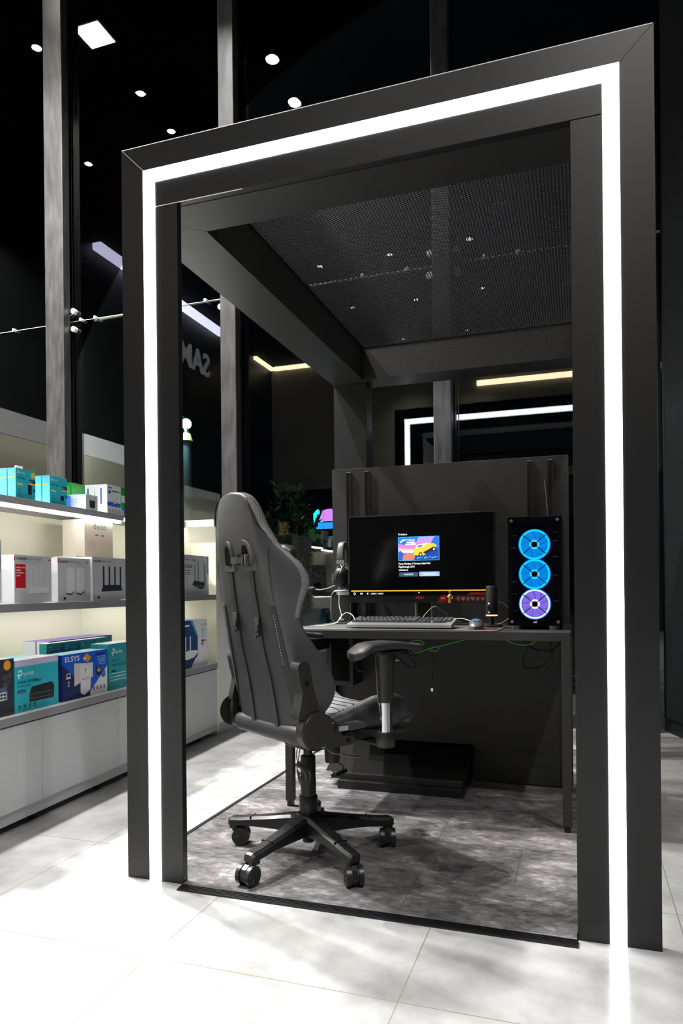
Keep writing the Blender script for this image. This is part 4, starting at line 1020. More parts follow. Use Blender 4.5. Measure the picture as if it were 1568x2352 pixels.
# recliner brackets left and right
arm_pl = mat('black_moulded_cover', (0.011, 0.0108, 0.0105), 0.38, bump=(240, 0.12))
for s in (-1, 1):
    dY = 0.0 if s > 0 else 0.036
    def X(a): return s * a if s > 0 else -(a - 0.050)
    mb = MB()
    pol = [(-0.230, 0.698), (-0.223, 0.712), (-0.207, 0.718), (-0.192, 0.712), (-0.184, 0.696), (-0.170, 0.63), (-0.153, 0.574), (-0.150, 0.552), (-0.152, 0.543), (-0.19, 0.538), (-0.222, 0.540), (-0.226, 0.552), (-0.216, 0.60), (-0.213, 0.625), (-0.222, 0.66)]
    pol = [(p + dY, q_) for p, q_ in pol]
    x0, x1 = sorted((X(0.238), X(0.283))) if s > 0 else (-0.230, -0.200)
    pol = [(v.x, v.y) for v in curve([(p, q_, 0) for p, q_ in pol + pol[:1]], 5)[:-1]]
    mb.prism(pol, x0, x1, arm_pl, 'x', True); ba = mb.build('recliner_arm', chair, bevel=0.006, seg=3)
    mb = MB(); e = X(0.2835); mb.cyl((e - s * 0.004, -0.198, 0.651), (e + s * 0.0012, -0.198, 0.651), 0.0095, M['black'], 20); mb.cyl((e, -0.198, 0.651), (e + s * 0.0016, -0.198, 0.651), 0.0075, M['deep'], 20)
    if s > 0: mb.build('bolt_hole', ba)
    mb = MB()
    arc = [(-0.163 + 0.060 * math.cos(a), 0.499 + 0.060 * math.sin(a)) for a in np.linspace(math.radians(50), math.radians(285), 26)]
    pol = arc + [(-0.095, 0.441), (-0.028, 0.442), (-0.014, 0.452), (-0.020, 0.466), (-0.070, 0.476), (-0.082, 0.512), (-0.112, 0.536)]
    pol = [(p + dY, q_) for p, q_ in pol]
    x0, x1 = sorted((X(0.258), X(0.292))) if s > 0 else (-0.242, -0.208)
    mb.prism(pol, x0, x1, arm_pl, 'x'); rc = mb.build('recliner_cover', chair, bevel=0.005, seg=3)
    mb = MB(); mb.cyl((X(0.2915), -0.163, 0.499), (X(0.2945), -0.163, 0.499), 0.056, arm_pl, 36, r1=0.0545); mb.build('round_cap', rc, bevel=0.001)
    mb = MB(); mb.cyl((X(0.292), -0.045, 0.457), (X(0.2935), -0.045, 0.457), 0.0085, M['black'], 18); mb.cyl((X(0.292), -0.045, 0.457), (X(0.2942), -0.045, 0.457), 0.0065, M['deep'], 18)
    for (yy, zz) in ((-0.108, 0.519), (-0.150, 0.448), (-0.142, 0.4475)): mb.cyl((X(0.292), yy, zz), (X(0.2955), yy, zz), 0.0035, M['steel'], 10)
    if s > 0: mb.build('bolt_hole', rc)
    if s > 0:
        mb = MB(); mb.box(0.262, 0.296, -0.088, -0.044, 0.488, 0.509, M['chrome']); mb.box(0.258, 0.30, -0.095, -0.086, 0.486, 0.512, M['black']); lv = mb.build('recline_lever', chair, bevel=0.003)
        mb = MB(); mb.prism([(-0.044, 0.487), (0.018, 0.490), (0.026, 0.494), (0.024, 0.504), (0.015, 0.509), (-0.044, 0.511)], 0.262, 0.298, M['leather'], 'x'); mb.build('lever_grip', lv, bevel=0.004)
        mb = MB(); mb.prism([(-0.10, 0.470), (0.03, 0.474), (0.16, 0.462), (0.16, 0.446), (0.0, 0.444), (-0.10, 0.448)], 0.244, 0.258, arm_pl, 'x'); mb.build('side_rail', chair, bevel=0.002)
    # armrest
    rr = []; n = 22
    for q in range(n):
        u = q / (n - 1); y = -0.062 + 0.280 * u + (0.0 if s > 0 else 0.080)
        zc = 0.744 + 0.012 * math.sin(PI * min(1, u * 1.15)) - 0.020 * max(0, 0.18 - u) / 0.18 + 0.0 * u
        endk = min(1, ((u) / 0.06 + 0.12) ** 0.5, ((1 - u) / 0.06 + 0.12) ** 0.5)
        wd = 0.047 * (1 - 0.15 * abs(u - 0.55)) * endk; th = (0.0165 - 0.004 * u) * (0.55 + 0.45 * endk)
        rr.append([(s * 0.335 + wd * c, y, zc + th * s_) for c, s_ in sup(20, 0.6)])
    mb = MB(); mb.loft(rr, M['black_rough'], True, True); ar = mb.build('armrest', chair, sharp=70)
    mb = MB(); mb.prism(rrect(s * 0.335 - 0.036, s * 0.335 + 0.036, 0.018, 0.158, 0.02), 0.728, 0.737, M['black'], 'z'); mb.build('pad_plate', ar)
    mb = MB(); el = lambda a, b: [(s * 0.33 + b * c, 0.080 + a * s_) for c, s_ in sup(24, 0.85)]
    mb.loft([[(x, y, z) for x, y in el(k * 0.031, k * 0.026)] for z, k in ((0.57, 0.86), (0.60, 0.9), (0.70, 1.06), (0.73, 1.12))], arm_pl, True, True); po = mb.build('post_sleeve', ar, sharp=50)
    mb = MB(); mb.box(s * 0.33 - 0.01, s * 0.33 + 0.01, 0.106, 0.136, 0.700, 0.708, M['steel']); mb.build('height_lever', ar, bevel=0.003)
    mb = MB(); mb.loft([[(x, y, z) for x, y in el(0.0225, 0.019)] for z in (0.455, 0.575)], M['chrome'], True, True); mb.build('chrome_post', ar, sharp=50)
    mb = MB(); mb.loft([[(x, y, z) for x, y in el(k * 0.030, k * 0.027)] for z, k in ((0.424, 0.9), (0.430, 1.0), (0.450, 1.04), (0.470, 0.96), (0.474, 0.9))], arm_pl, True, True); mb.build('post_foot', ar, sharp=50)
    mb = MB(); x0, x1 = sorted((s * 0.15, s * 0.325)); mb.box(x0, x1, 0.054, 0.106, 0.427, 0.437, M['black']); mb.build('arm_bracket', ar, bevel=0.002)
# gas lift
mb = MB(); mb.lathe([(0.030, 0.112), (0.0325, 0.116), (0.0325, 0.205), (0.031, 0.208)], M['black'], n=32); mb.build('lift_cover', chair)
mb = MB(); mb.lathe([(0.0272, 0.205), (0.0272, 0.262), (0.0265, 0.265), (0.0265, 0.345), (0.025, 0.349), (0.018, 0.350), (0.016, 0.352), (0.016, 0.388)], M['black'], n=32); mb.build('gas_lift', chair)
# tension knob, tilt rod, hang tag, cable bundle
mb = MB(); mb.cyl((0.05, 0.07, 0.325), (0.05, 0.07, 0.388), 0.026, M['black_rough'], 20, r1=0.029); mb.build('tension_knob', chair, bevel=0.003)
mb = MB(); mb.tube([(0.06, 0.02, 0.392), (0.11, 0.03, 0.372), (0.13, 0.10, 0.352), (0.135, 0.125, 0.348)], 0.0035, M['steel'], 8); mb.tube([(0.14, 0.02, 0.432), (0.20, 0.06, 0.437), (0.23, 0.12, 0.424), (0.25, 0.17, 0.416)], 0.003, M['steel'], 8); mb.build('tilt_rod', chair)
mb = MB(); mb.T = Matrix.Translation((0.07, 0.085, 0.285)) @ Matrix.Rotation(math.radians(-20), 4, 'Y') @ Matrix.Rotation(math.radians(10), 4, 'X')
mb.rbox(-0.018, 0.018, -0.028, 0.028, -0.006, 0.006, 0.007, M['black'], 'z')
for q in range(3):
    for u in range(4): mb.rbox(-0.013 + q * 0.0095, -0.006 + q * 0.0095, -0.022 + u * 0.011, -0.014 + u * 0.011, 0.006, 0.0072, 0.002, WH, 'z', 2)
mb.T = Matrix.Identity(4)
mb.tube(curve([(0.05, 0.07, 0.33), (0.072, 0.095, 0.315), (0.075, 0.10, 0.30), (0.07, 0.09, 0.288)], 6), 0.0018, M['black'], 6)
mb.build('massage_remote', chair)
mb = MB(); rnd2 = random.Random(5)
cb = mat('grey_cable', (0.06, 0.06, 0.058), 0.4)
for q in range(7):
    w = 0.010 + 0.006 * q; dz = 0.03 + 0.012 * (q % 4); j = rnd2.uniform(-0.006, 0.006)
    base = Vector((0.080, -0.094, 0.345))
    pts = [base + Vector((0, 0, 0.012)), base + Vector((0.01 + j, -0.01 + w * 0.3, -0.004)), base + Vector((0.012, w * 0.9, -dz * 0.6)), base + Vector((0.008 + j, w * 0.75, -dz - 0.02)), base + Vector((0.0, w * 0.1, -dz * 0.9)), base + Vector((-0.004, -0.004, -0.01)), base + Vector((0, 0, 0.012))]
    mb.tube(curve(pts, 7), 0.0017, cb, 6)
base = Vector((0.080, -0.094, 0.345))
mb.ring(tuple(base + Vector((0, 0, -0.006))), (0.4, 0.5, 1), 0.013, 0.009, 0.010, cb, 20)
for dx in (-0.008, 0.006): mb.tube(curve([(0.10, -0.09, 0.44), (0.092 + dx, -0.098, 0.41), (0.082 + dx, -0.098, 0.375), tuple(base)], 8), 0.002, cb, 6)
mb.build('cable_bundle', chair)
# five-star base with twin-wheel casters
rnd3 = random.Random(2)
mb = MB(); mb.lathe([(0.030, 0.060), (0.050, 0.070), (0.058, 0.085), (0.056, 0.128), (0.048, 0.142), (0.036, 0.146), (0.036, 0.112)], M['black'], n=30)
mb.lathe([(0.02, 0.045), (0.022, 0.047), (0.022, 0.075)], M['black'], n=20); hub = mb.build('base_hub', chair)
SW = [255, 300, 288, 100, 20]
for k, wa in enumerate((-106, -41, 36, 106, 177)):
    la = math.radians(wa) - math.radians(56 - 90)
    R = Matrix.Rotation(la, 4, 'Z')
    mb = MB(); mb.T = R
    rr = []
    for x, zt, th, hw in ((0.030, 0.142, 0.066, 0.034), (0.07, 0.138, 0.060, 0.032), (0.14, 0.125, 0.046, 0.0275), (0.21, 0.114, 0.036, 0.025), (0.265, 0.105, 0.032, 0.0235), (0.309, 0.101, 0.032, 0.022), (0.318, 0.096, 0.024, 0.018)):
        zb2 = zt - th
        rr.append([(x, -hw, zb2 + 0.004), (x, -hw, zt - 0.010), (x, -hw * 0.62, zt - 0.001), (x, 0, zt), (x, hw * 0.62, zt - 0.001), (x, hw, zt - 0.010), (x, hw, zb2 + 0.004), (x, hw * 0.8, zb2), (x, -hw * 0.8, zb2)])
    mb.loft(rr, M['black'], True, True); lg = mb.build('base_leg', chair, sharp=22)
    mb = MB(); mb.T = R
    for q in range(5):
        for sd in (-1, 1): mb.box(0.235 + q * 0.014, 0.239 + q * 0.014, min(sd * 0.004, sd * 0.015), max(sd * 0.004, sd * 0.015), 0.100 - q * 0.0014, [0.1100, 0.1077, 0.1055, 0.1042, 0.1030][q], M['black_rough'])
    mb.box(0.222, 0.2245, -0.0235, 0.0235, 0.080, 0.1125, M['deep']); mb.build('leg_grip', lg)
    mb = MB(); mb.T = R; mb.prism(rrect(0.280, 0.314, -0.021, 0.021, 0.008), 0.062, 0.078, M['black'], 'z'); mb.cyl((0.298, 0, 0.05), (0.298, 0, 0.068), 0.012, M['black'], 16); mb.build('leg_socket', lg)
    tip = R @ Vector((0.298, 0, 0))
    crot = math.radians(SW[k]) - math.radians(56 - 90) - PI / 2
    mb = MB(); mb.cyl((-0.012, 0.022, 0.033), (0.012, 0.022, 0.033), 0.027, M['black_rough'], 24)
    mb.prism([(-0.004, 0.045), (0.026, 0.066), (0.044, 0.056), (0.050, 0.034), (0.042, 0.024), (0.0, 0.028)], -0.009, 0.009, M['black'], 'x'); cs = mb.build('caster', chair, loc=tip, rotz=crot)
    for s in (-1, 1):
        mb = MB(); x0 = s * 0.013; x1 = s * 0.027
        mb.cyl((x0, 0.022, 0.0325), (x1, 0.022, 0.0325), 0.0325, M['black'], 30)
        mb.ring((x1 - s * 0.0005, 0.022, 0.0325), (s, 0, 0), 0.0275, 0.022, 0.0018, M['black_rough'], 28)
        for a in range(6):
            an = a * PI / 3
            mb.tube([(x1 + s * 0.0008, 0.022 + 0.005 * math.cos(an), 0.0325 + 0.005 * math.sin(an)), (x1 + s * 0.0008, 0.022 + 0.023 * math.cos(an), 0.0325 + 0.023 * math.sin(an))], 0.0022, M['black_rough'], 5)
        mb.build('wheel', cs)

# ================================================================== GAMING DESK
DZ = 0.77
dx0, dx1, dy0, dy1 = 0.209, 1.388, 0.833, 1.455
desk = thing('gaming_desk', 'dark laminate gaming desk with a tall back panel', 'desk', (0, 0, 0))
mb = MB(); mb.box(dx0, dx1, dy0, dy1, DZ - 0.034, DZ, M['desk']); mb.build('desktop', desk, bevel=0.0015)
for x0 in (dx0, dx1 - 0.034):
    mb = MB(); mb.box(x0, x0 + 0.034, dy0, dy0 + 0.034, 0.03, DZ - 0.0345, M['desk']); mb.box(x0, x0 + 0.034, dy1 - 0.04, dy1, 0.03, DZ - 0.0345, M['desk']); mb.box(x0 + 0.004, x0 + 0.03, dy0 + 0.034, dy1 - 0.04, DZ - 0.12, DZ - 0.0345, M['desk'])
    lg = mb.build('leg_frame', desk, bevel=0.001)
    for yy in (dy0 + 0.017, dy1 - 0.02):
        mb = MB(); mb.box(x0 + 0.005, x0 + 0.029, yy - 0.012, yy + 0.012, 0.006, 0.03, M['black']); mb.build('foot', lg)
px0, px1, py0 = 0.219, 1.379, 1.456
mb = MB(); mb.box(px0, px1, py0, py0 + 0.03, 0.012, 1.556, M['desk'])
bp = mb.build('back_panel', desk, bevel=0.001)
for xa in (0.300, 0.397, 1.194, 1.287):
    mb = MB(); mb.box(xa, xa + 0.021, py0 - 0.005, py0 - 0.0002, 0.80, 1.535, M['frame_in'])
    mb.box(xa - 0.0025, xa, py0 - 0.010, py0, 0.80, 1.537, M['leather']); mb.box(xa + 0.021, xa + 0.0235, py0 - 0.010, py0, 0.80, 1.537, M['leather']); mb.box(xa - 0.002, xa + 0.023, py0 - 0.010, py0, 1.535, 1.5385, M['greyedge'])
    mb.build('mounting_rail', bp)
# black cabinet hung under the desk, left
t = thing('under_desk_cabinet', 'black framed box hanging under the left end of the desk', 'cabinet', (0, 0, 0))
mb = MB(); mb.box(0.248, 0.372, 1.30, 1.45, 0.47, 0.7355, M['frame_in']); mb.build('case', t, bevel=0.002)
mb = MB(); mb.box(0.262, 0.352, 1.296, 1.3005, 0.492, 0.715, M['deep']); mb.build('dark_front', t)
# low stepped black plinth on the floor under the desk
t = thing('foot_platform', 'low stepped black platform on the slate floor under the desk', 'platform', (0, 0, 0))
mb = MB(); mb.box(0.335, 0.921, 1.157, 1.452, 0.0065, 0.044, M['frame']); mb.build('lower_step', t, bevel=0.002)
mb = MB(); mb.box(0.300, 0.918, 1.19, 1.452, 0.044, 0.072, M['frame_in']); mb.prism([(1.205, 0.072), (1.452, 0.072), (1.452, 0.185)], 0.26, 0.93, M['deep'], 'x'); mb.build('upper_step', t, bevel=0.0015)

# ------------------------------------------------------------------ mouse mat, keyboard, mouse
matcloth = mat('mat_cloth', (0.06, 0.06, 0.063), 0.5, bump=(600, 0.1))
mb = MB(); mb.prism(rrect(0.235, 1.118, 0.845, 1.165, 0.03), DZ + 0.0002, DZ + 0.0042, matcloth, 'z')
mb.tube([(x, y, DZ + 0.0036) for x, y in rrect(0.235, 1.118, 0.845, 1.165, 0.03)], 0.0014, paint(140, 140, 146), 5, closed=True)
mb.poly([(0.98, 0.86, DZ + 0.0045), (1.10, 0.875, DZ + 0.0045), (1.10, 1.02, DZ + 0.0045), (1.02, 0.98, DZ + 0.0045)], paint(90, 40, 46))
tag(mb.build('desk_mat'), 'long grey desk mat with a dull red corner print', 'mat')
kb = thing('keyboard', 'black full size gaming keyboard on the desk mat', 'keyboard', (0.472, 0.895, DZ + 0.0045), 0)
KW, KD = 0.452, 0.165
kgrey = mat('keyboard_grey', (0.15, 0.15, 0.155), 0.4)
keym = mat('keycap', (0.065, 0.065, 0.07), 0.35)
mb = MB(); mb.prism([(0.0, 0.004), (0.004, 0.018), (0.022, 0.021), (KD, 0.040), (KD, 0.018), (0.02, 0.003)], 0, KW, kgrey, 'x')
mb.build('case', kb, bevel=0.002)
rows = [[1] * 13 + [2], [1.5] + [1] * 12 + [1.5], [1.75] + [1] * 11 + [2.25], [2.25] + [1] * 10 + [2.75], [1.25] * 3 + [6.25] + [1.25] * 4]
mb = MB()
ku = 0.0190
def key(mb, x, y, w):
    z = 0.021 + (y - 0.022) * 0.0155 / 0.14 + 0.0035
    g = 0.0011
    x0, x1, y0, y1 = x + g, x + w * ku - g, y + g, y + ku - g
    i = 0.0022
    vs = [(x0, y0, z - 0.004), (x1, y0, z - 0.004), (x1, y1, z - 0.002), (x0, y1, z - 0.002), (x0 + i, y0 + i * 0.6, z + 0.0065), (x1 - i, y0 + i * 0.6, z + 0.0065), (x1 - i, y1 - i, z + 0.0085), (x0 + i, y1 - i, z + 0.0085)]
    mb.add(vs, [(3, 2, 1, 0), (4, 5, 6, 7), (0, 1, 5, 4), (1, 2, 6, 5), (2, 3, 7, 6), (3, 0, 4, 7)], keym)
key0 = None
def keyrow(ws, x, y):
    for w in ws:
        m_ = MB(); key(m_, x, y, w); m_.build('keycap', kb); x += w * ku
for r_, ws in enumerate(rows): keyrow(ws, 0.010, 0.118 - 0.019 * (r_ + 1) + 0.019)
keyrow([1], 0.010, 0.1415); keyrow([1] * 4, 0.010 + 2 * ku, 0.1415); keyrow([1] * 4, 0.010 + 6.5 * ku, 0.1415); keyrow([1] * 4, 0.010 + 11 * ku, 0.1415)
nx = 0.010 + 15.3 * ku
for r_ in (0, 1): keyrow([1] * 3, nx, 0.118 - 0.019 * r_)
keyrow([1], nx + ku, 0.061); keyrow([1] * 3, nx, 0.042)
nx = 0.010 + 18.6 * ku
for r_ in range(4): keyrow([1] * 4, nx, 0.118 - 0.019 * r_)
keyrow([2, 1], nx, 0.042)
mb = MB(); mb.tube(curve([(0.30, KD - 0.002, 0.03), (0.30, 0.20, 0.05), (0.33, 0.27, 0.085), (0.36, 0.33, 0.06), (0.40, 0.38, 0.02), (0.45, 0.44, 0.004)], 8), 0.0022, paint(150, 200, 120), 6); mb.build('cable', kb)
# mouse
t = thing('mouse', 'black gaming mouse with a glowing blue emblem, right of the keyboard', 'mouse', (1.018, 0.945, DZ + 0.0045), math.radians(8))
mb = MB(); rr = []
for u in np.linspace(0, 1, 15):
    y = -0.062 + 0.124 * u; w = 0.031 * (1 - abs(2 * u - 0.85) ** 3 * 0.35); h = 0.041 * (math.sin(PI * (0.10 + 0.82 * (1 - u)) ** 0.9)) ** 0.7 if 0 < u < 1 else 0.012
    h = max(h, 0.010); k = 0.35 if u in (0.0, 1.0) else 1
    rr.append([(w * k * c, y, 0.001 + (h * s_ if s_ > 0 else 0)) for c, s_ in sup(22, 0.75)])
mmat = mat('mouse_shell', (0.06, 0.06, 0.066), 0.35)
mb.loft(rr, mmat, True, True); mb.build('shell', t, sharp=80)
mb = MB(); eb = glow(70, 150, 235, 1.1)
for an in (0, 2.09, 4.19): mb.sphere((0.008 * math.sin(an), -0.030 + 0.006 * math.cos(an), 0.0375), (0.0045, 0.006, 0.003), eb, 10, 6)
mb.build('glowing_emblem', t)
mb = MB(); mb.cyl((-0.004, 0.032, 0.031), (0.004, 0.032, 0.031), 0.010, M['black'], 18); mb.build('scroll_wheel', t)
mb = MB(); mb.tube(curve([(0, 0.062, 0.010), (-0.01, 0.10, 0.02), (-0.06, 0.16, 0.035), (-0.14, 0.20, 0.03), (-0.20, 0.24, 0.004)], 8), 0.0016, paint(190, 190, 190), 6); mb.build('cable', t)

# ------------------------------------------------------------------ monitor
MY = 1.30
mon = thing('monitor', 'large black monitor showing a video player pop-up', 'monitor', (0, 0, 0))
x0, x1, z0, z1 = 0.354, 1.058, 0.875, 1.295
mb = MB(); mb.box(x0, x1, MY, MY + 0.022, z0, z1, M['black']); mb.box(x0 + 0.12, x1 - 0.12, MY + 0.022, MY + 0.055, z0 + 0.06, z1 - 0.08, M['black']); mb.build('housing', mon, bevel=0.002)
scr = mat('screen_glass', (0.004, 0.004, 0.005), 0.12, spec=0.5)
def mrect(mb, xa, za, xb, zb, mt, e=0.0): mb.poly([(xa, MY - 0.0012 - e, za), (xb, MY - 0.0012 - e, za), (xb, MY - 0.0012 - e, zb), (xa, MY - 0.0012 - e, zb)], mt)
def mround(mb, xa, za, xb, zb, r, mt, e=0.0): mb.poly([(px, MY - 0.0012 - e, pz) for px, pz in rrect(xa, xb, za, zb, r, 4)], mt)
def mtext(mb, s, size, x, z, mt, e=0.0012, bold=False, width=None, align='l'): mb.text(s, size, (x, MY - 0.0012 - e, z), (1, 0, 0), (0, 0, 1), mt, bold, width, align)
mb = MB(); mb.box(x0 + 0.006, x1 - 0.006, MY - 0.001, MY + 0.001, z0 + 0.036, z1 - 0.006, scr)
wh = glow(245, 248, 255, 1.3)
sx = lambda px: x0 + (px - 800.5) / 335.0 * (x1 - x0)
# pop-up: thumbnail, title, buttons (positions on the screen in metres)
TX0, TX1, TZ0, TZ1 = 0.606, 0.800, 1.076, 1.186
mtext(mb, 'Próximo', 0.0125, TX0, 1.196, wh, bold=True)
mround(mb, TX0 - 0.002, TZ0 - 0.002, TX1 + 0.002, TZ1 + 0.002, 0.004, glow(60, 190, 245, 1.3))
mrect(mb, TX0, TZ0, TX1, TZ1, glow(40, 110, 225, 1.2), 0.0003)
def sp2(u, v): return (TX0 + u * (TX1 - TX0), TZ0 + v * (TZ1 - TZ0))
def mpoly(pts, mt, e): mb.poly([(a, MY - 0.0012 - e, b_2) for a, b_2 in [sp2(*p) for p in pts]], mt)
mpoly([(0, .60), (.45, .55), (.6, 1), (0, 1)], glow(20, 120, 235, 1.3), 0.0005)
mpoly([(0.42, .66), (.8, .72), (.9, 1), (0.5, 1)], glow(190, 150, 240, 1.3), 0.0006)
mpoly([(0, .42), (.45, .45), (.62, .72), (.4, .78), (.2, .66), (0, .72)], glow(240, 120, 215, 1.3), 0.0007)
mpoly([(0, .30), (.5, .32), (.5, .5), (.2, .5), (0, .55)], glow(255, 190, 150, 1.4), 0.0008)
mpoly([(.03, .38), (.36, .30), (.36, .42), (.1, .46)], glow(255, 245, 225, 1.6), 0.0009)
mpoly([(0, 0), (.06, 0), (.12, .3), (.05, .42), (0, .36)], glow(70, 80, 200, 1.2), 0.0010)
mpoly([(.1, 0), (.42, 0), (.4, .26), (.25, .33), (.12, .22)], glow(225, 130, 110, 1.2), 0.0010)
mpoly([(.38, 0), (1, 0), (1, .5), (.85, .42), (.6, .22), (.42, .16)], glow(20, 70, 165, 1.2), 0.0011)
for q in range(9):
    u = .45 + .06 * q; mpoly([(u, .05 + .03 * (q % 3)), (u + .07, .09 + .03 * (q % 3)), (u + .05, .14 + .03 * (q % 2)), (u + .01, .10)], glow(90, 190, 245, 1.3), 0.0013)
# a plain yellow off-road car on a slope
mpoly([(.38, .22), (.62, .20), (.90, .48), (.95, .62), (.88, .70), (.74, .74), (.46, .66), (.38, .44)], glow(250, 205, 60, 1.3), 0.0015)
mpoly([(.46, .66), (.74, .74), (.62, .58), (.42, .50)], glow(250, 250, 250, 1.4), 0.0017); mpoly([(.48, .62), (.64, .66), (.56, .56), (.47, .54)], glow(120, 110, 170, 1), 0.0019)
mpoly([(.60, .32), (.86, .56), (.90, .54), (.88, .44), (.68, .26)], glow(40, 40, 70, 1), 0.0019)
for cx_, cz_ in ((.55, .24), (.88, .46)):
    mpoly([(cx_ + .05 * math.cos(a), cz_ + .10 * math.sin(a)) for a in np.linspace(0, 2 * PI, 14)[:-1]], glow(25, 25, 45, 1), 0.0021); mpoly([(cx_ + .025 * math.cos(a), cz_ + .05 * math.sin(a)) for a in np.linspace(0, 2 * PI, 10)[:-1]], glow(235, 235, 240, 1.2), 0.0023)
mtext(mb, 'FORZA', 0.013, TX0 + 0.040, TZ1 - 0.018, wh, 0.0022, True, width=0.042); mpoly([(.03, .78), (.1, .90), (.19, .90), (.16, .84), (.10, .83), (.07, .75)], wh, 0.0022)
mrect(mb, TX0 + 0.04, TZ1 - 0.028, TX0 + 0.08, TZ1 - 0.022, wh, 0.0022); mrect(mb, TX0 + 0.034, TZ1 - 0.038, TX0 + 0.084, TZ1 - 0.031, wh, 0.0022)
mtext(mb, 'Forza Horizon 4 Fortune Island Full', 0.0135, TX0, 1.056, wh, bold=True, width=0.152); mtext(mb, 'Playthrough 2019', 0.0135, TX0, 1.041, wh, bold=True, width=0.078); mtext(mb, 'GENERAL', 0.0095, TX0, 1.027, wh, bold=True, width=0.046)
mround(mb, TX0 + 0.001, 0.999, TX0 + 0.094, 1.019, 0.004, glow(62, 88, 130, 1)); mround(mb, TX0 + 0.099, 0.9995, TX0 + 0.196, 1.021, 0.004, glow(165, 200, 240, 1.1))
mtext(mb, 'CANCELAR', 0.009, TX0 + 0.048, 1.006, wh, bold=True, align='c'); mtext(mb, 'ASSISTIR AGORA', 0.009, TX0 + 0.148, 1.007, wh, bold=True, align='c', width=0.062)
mrect(mb, x0 + 0.013, 0.9295, x1 - 0.008, 0.9345, glow(255, 180, 60, 1.3), 0.0004)
mb.ring((x0 + 0.03, MY - 0.0016, 0.919), (0, 1, 0), 0.006, 0.0035, 0.0006, wh, 14)
for q in (0.060, 0.068): mrect(mb, x0 + q, 0.9145, x0 + q + 0.0022, 0.9235, wh, 0.0004)
mb.poly([(x0 + 0.062, MY - 0.0016, 0.9145), (x0 + 0.0685, MY - 0.0016, 0.919), (x0 + 0.062, MY - 0.0016, 0.9235)], wh)
mb.poly([(x0 + 0.092, MY - 0.0016, 0.917), (x0 + 0.099, MY - 0.0016, 0.9135), (x0 + 0.099, MY - 0.0016, 0.9245), (x0 + 0.092, MY - 0.0016, 0.921)], wh)
mtext(mb, '1:30:31 / 1:30:31', 0.0105, x0 + 0.112, 0.915, wh, bold=True, width=0.062)
mb.poly([(a, MY - 0.0016, b_2) for a, b_2 in circle(0.703, 0.922, 0.0028, 12)], wh)
mb.build('screen', mon)
mb = MB(); rd = paint(170, 20, 28); rd2 = paint(84, 18, 22)
mb.text('AGON', 0.017, (0.685, MY - 0.0008, 0.893), (1, 0, 0), (0, 0, 1), glow(190, 40, 34, 0.6), True, 0.040)
mb.poly([(0.789, MY - 0.0006, 0.8765), (0.835, MY - 0.0006, 0.8765), (0.835, MY - 0.0006, 0.914), (0.811, MY - 0.0006, 0.914)], rd); mb.poly([(0.835, MY - 0.0006, 0.8765), (1.045, MY - 0.0006, 0.8765), (1.045, MY - 0.0006, 0.9115), (0.835, MY - 0.0006, 0.9115)], rd2)
mb.poly([(0.93, MY - 0.0012, 0.911), (1.045, MY - 0.0012, 0.911), (1.045, MY - 0.0012, 0.9215), (0.945, MY - 0.0012, 0.9215)], rd)
mb.text('AOC', 0.013, (0.806, MY - 0.0014, 0.891), (1, 0, 0), (0, 0, 1), WH, True, 0.022)
for q in range(6):
    xx = 0.882 + q * 0.0225
    mb.poly([(xx, MY - 0.0014, 0.889), (xx + 0.013, MY - 0.0014, 0.889), (xx + 0.013, MY - 0.0014, 0.899), (xx, MY - 0.0014, 0.899)], paint(215, 205, 205)); mb.poly([(xx + 0.002, MY - 0.0018, 0.892), (xx + 0.011, MY - 0.0018, 0.892), (xx + 0.011, MY - 0.0018, 0.897), (xx + 0.002, MY - 0.0018, 0.897)], rd2)
    mb.poly([(xx + 0.003, MY - 0.0014, 0.885), (xx + 0.010, MY - 0.0014, 0.885), (xx + 0.010, MY - 0.0014, 0.8865), (xx + 0.003, MY - 0.0014, 0.8865)], paint(215, 205, 205))
mb.build('bezel_print', mon)
mb = MB(); mb.box(0.670, 0.682, MY + 0.055, MY + 0.075, DZ + 0.012, 1.02, M['steel']); mb.box(0.744, 0.756, MY + 0.055, MY + 0.075, DZ + 0.012, 1.02, M['steel']); mb.box(0.682, 0.744, MY + 0.05, MY + 0.085, DZ + 0.01, 1.10, M['black'])
mb.prism([(0.713, MY - 0.13), (0.74, MY - 0.10), (0.86, MY + 0.08), (0.80, MY + 0.13), (0.63, MY + 0.13), (0.57, MY + 0.08), (0.69, MY - 0.10)], DZ + 0.0002, DZ + 0.012, M['greyedge'], 'z'); mb.build('stand', mon, bevel=0.002)
# little golden figurine clipped on the lower bezel
t = thing('figurine', 'tiny golden figurine perched on the monitor lower edge', 'figurine', (0.853, MY - 0.012, 0.872))
gold = mat('gold_paint', (0.55, 0.40, 0.10), 0.35, 0.6)
mb = MB(); mb.lathe([(0.006, 0.0), (0.009, 0.004), (0.008, 0.018), (0.010, 0.030), (0.008, 0.040), (0.004, 0.044)], gold, n=14); mb.build('body', t)
mb = MB(); mb.sphere((0, 0, 0.051), (0.0075, 0.007, 0.008), mat('figure_brown', (0.10, 0.05, 0.03), 0.5), 12, 8); mb.build('head', t)
mb = MB(); mb.tube([(0.006, -0.002, 0.036), (0.012, -0.005, 0.028), (0.010, -0.008, 0.02)], 0.003, gold, 6); mb.tube([(-0.006, -0.002, 0.036), (-0.011, -0.005, 0.03), (-0.006, -0.009, 0.026)], 0.003, gold, 6); mb.build('arms', t)

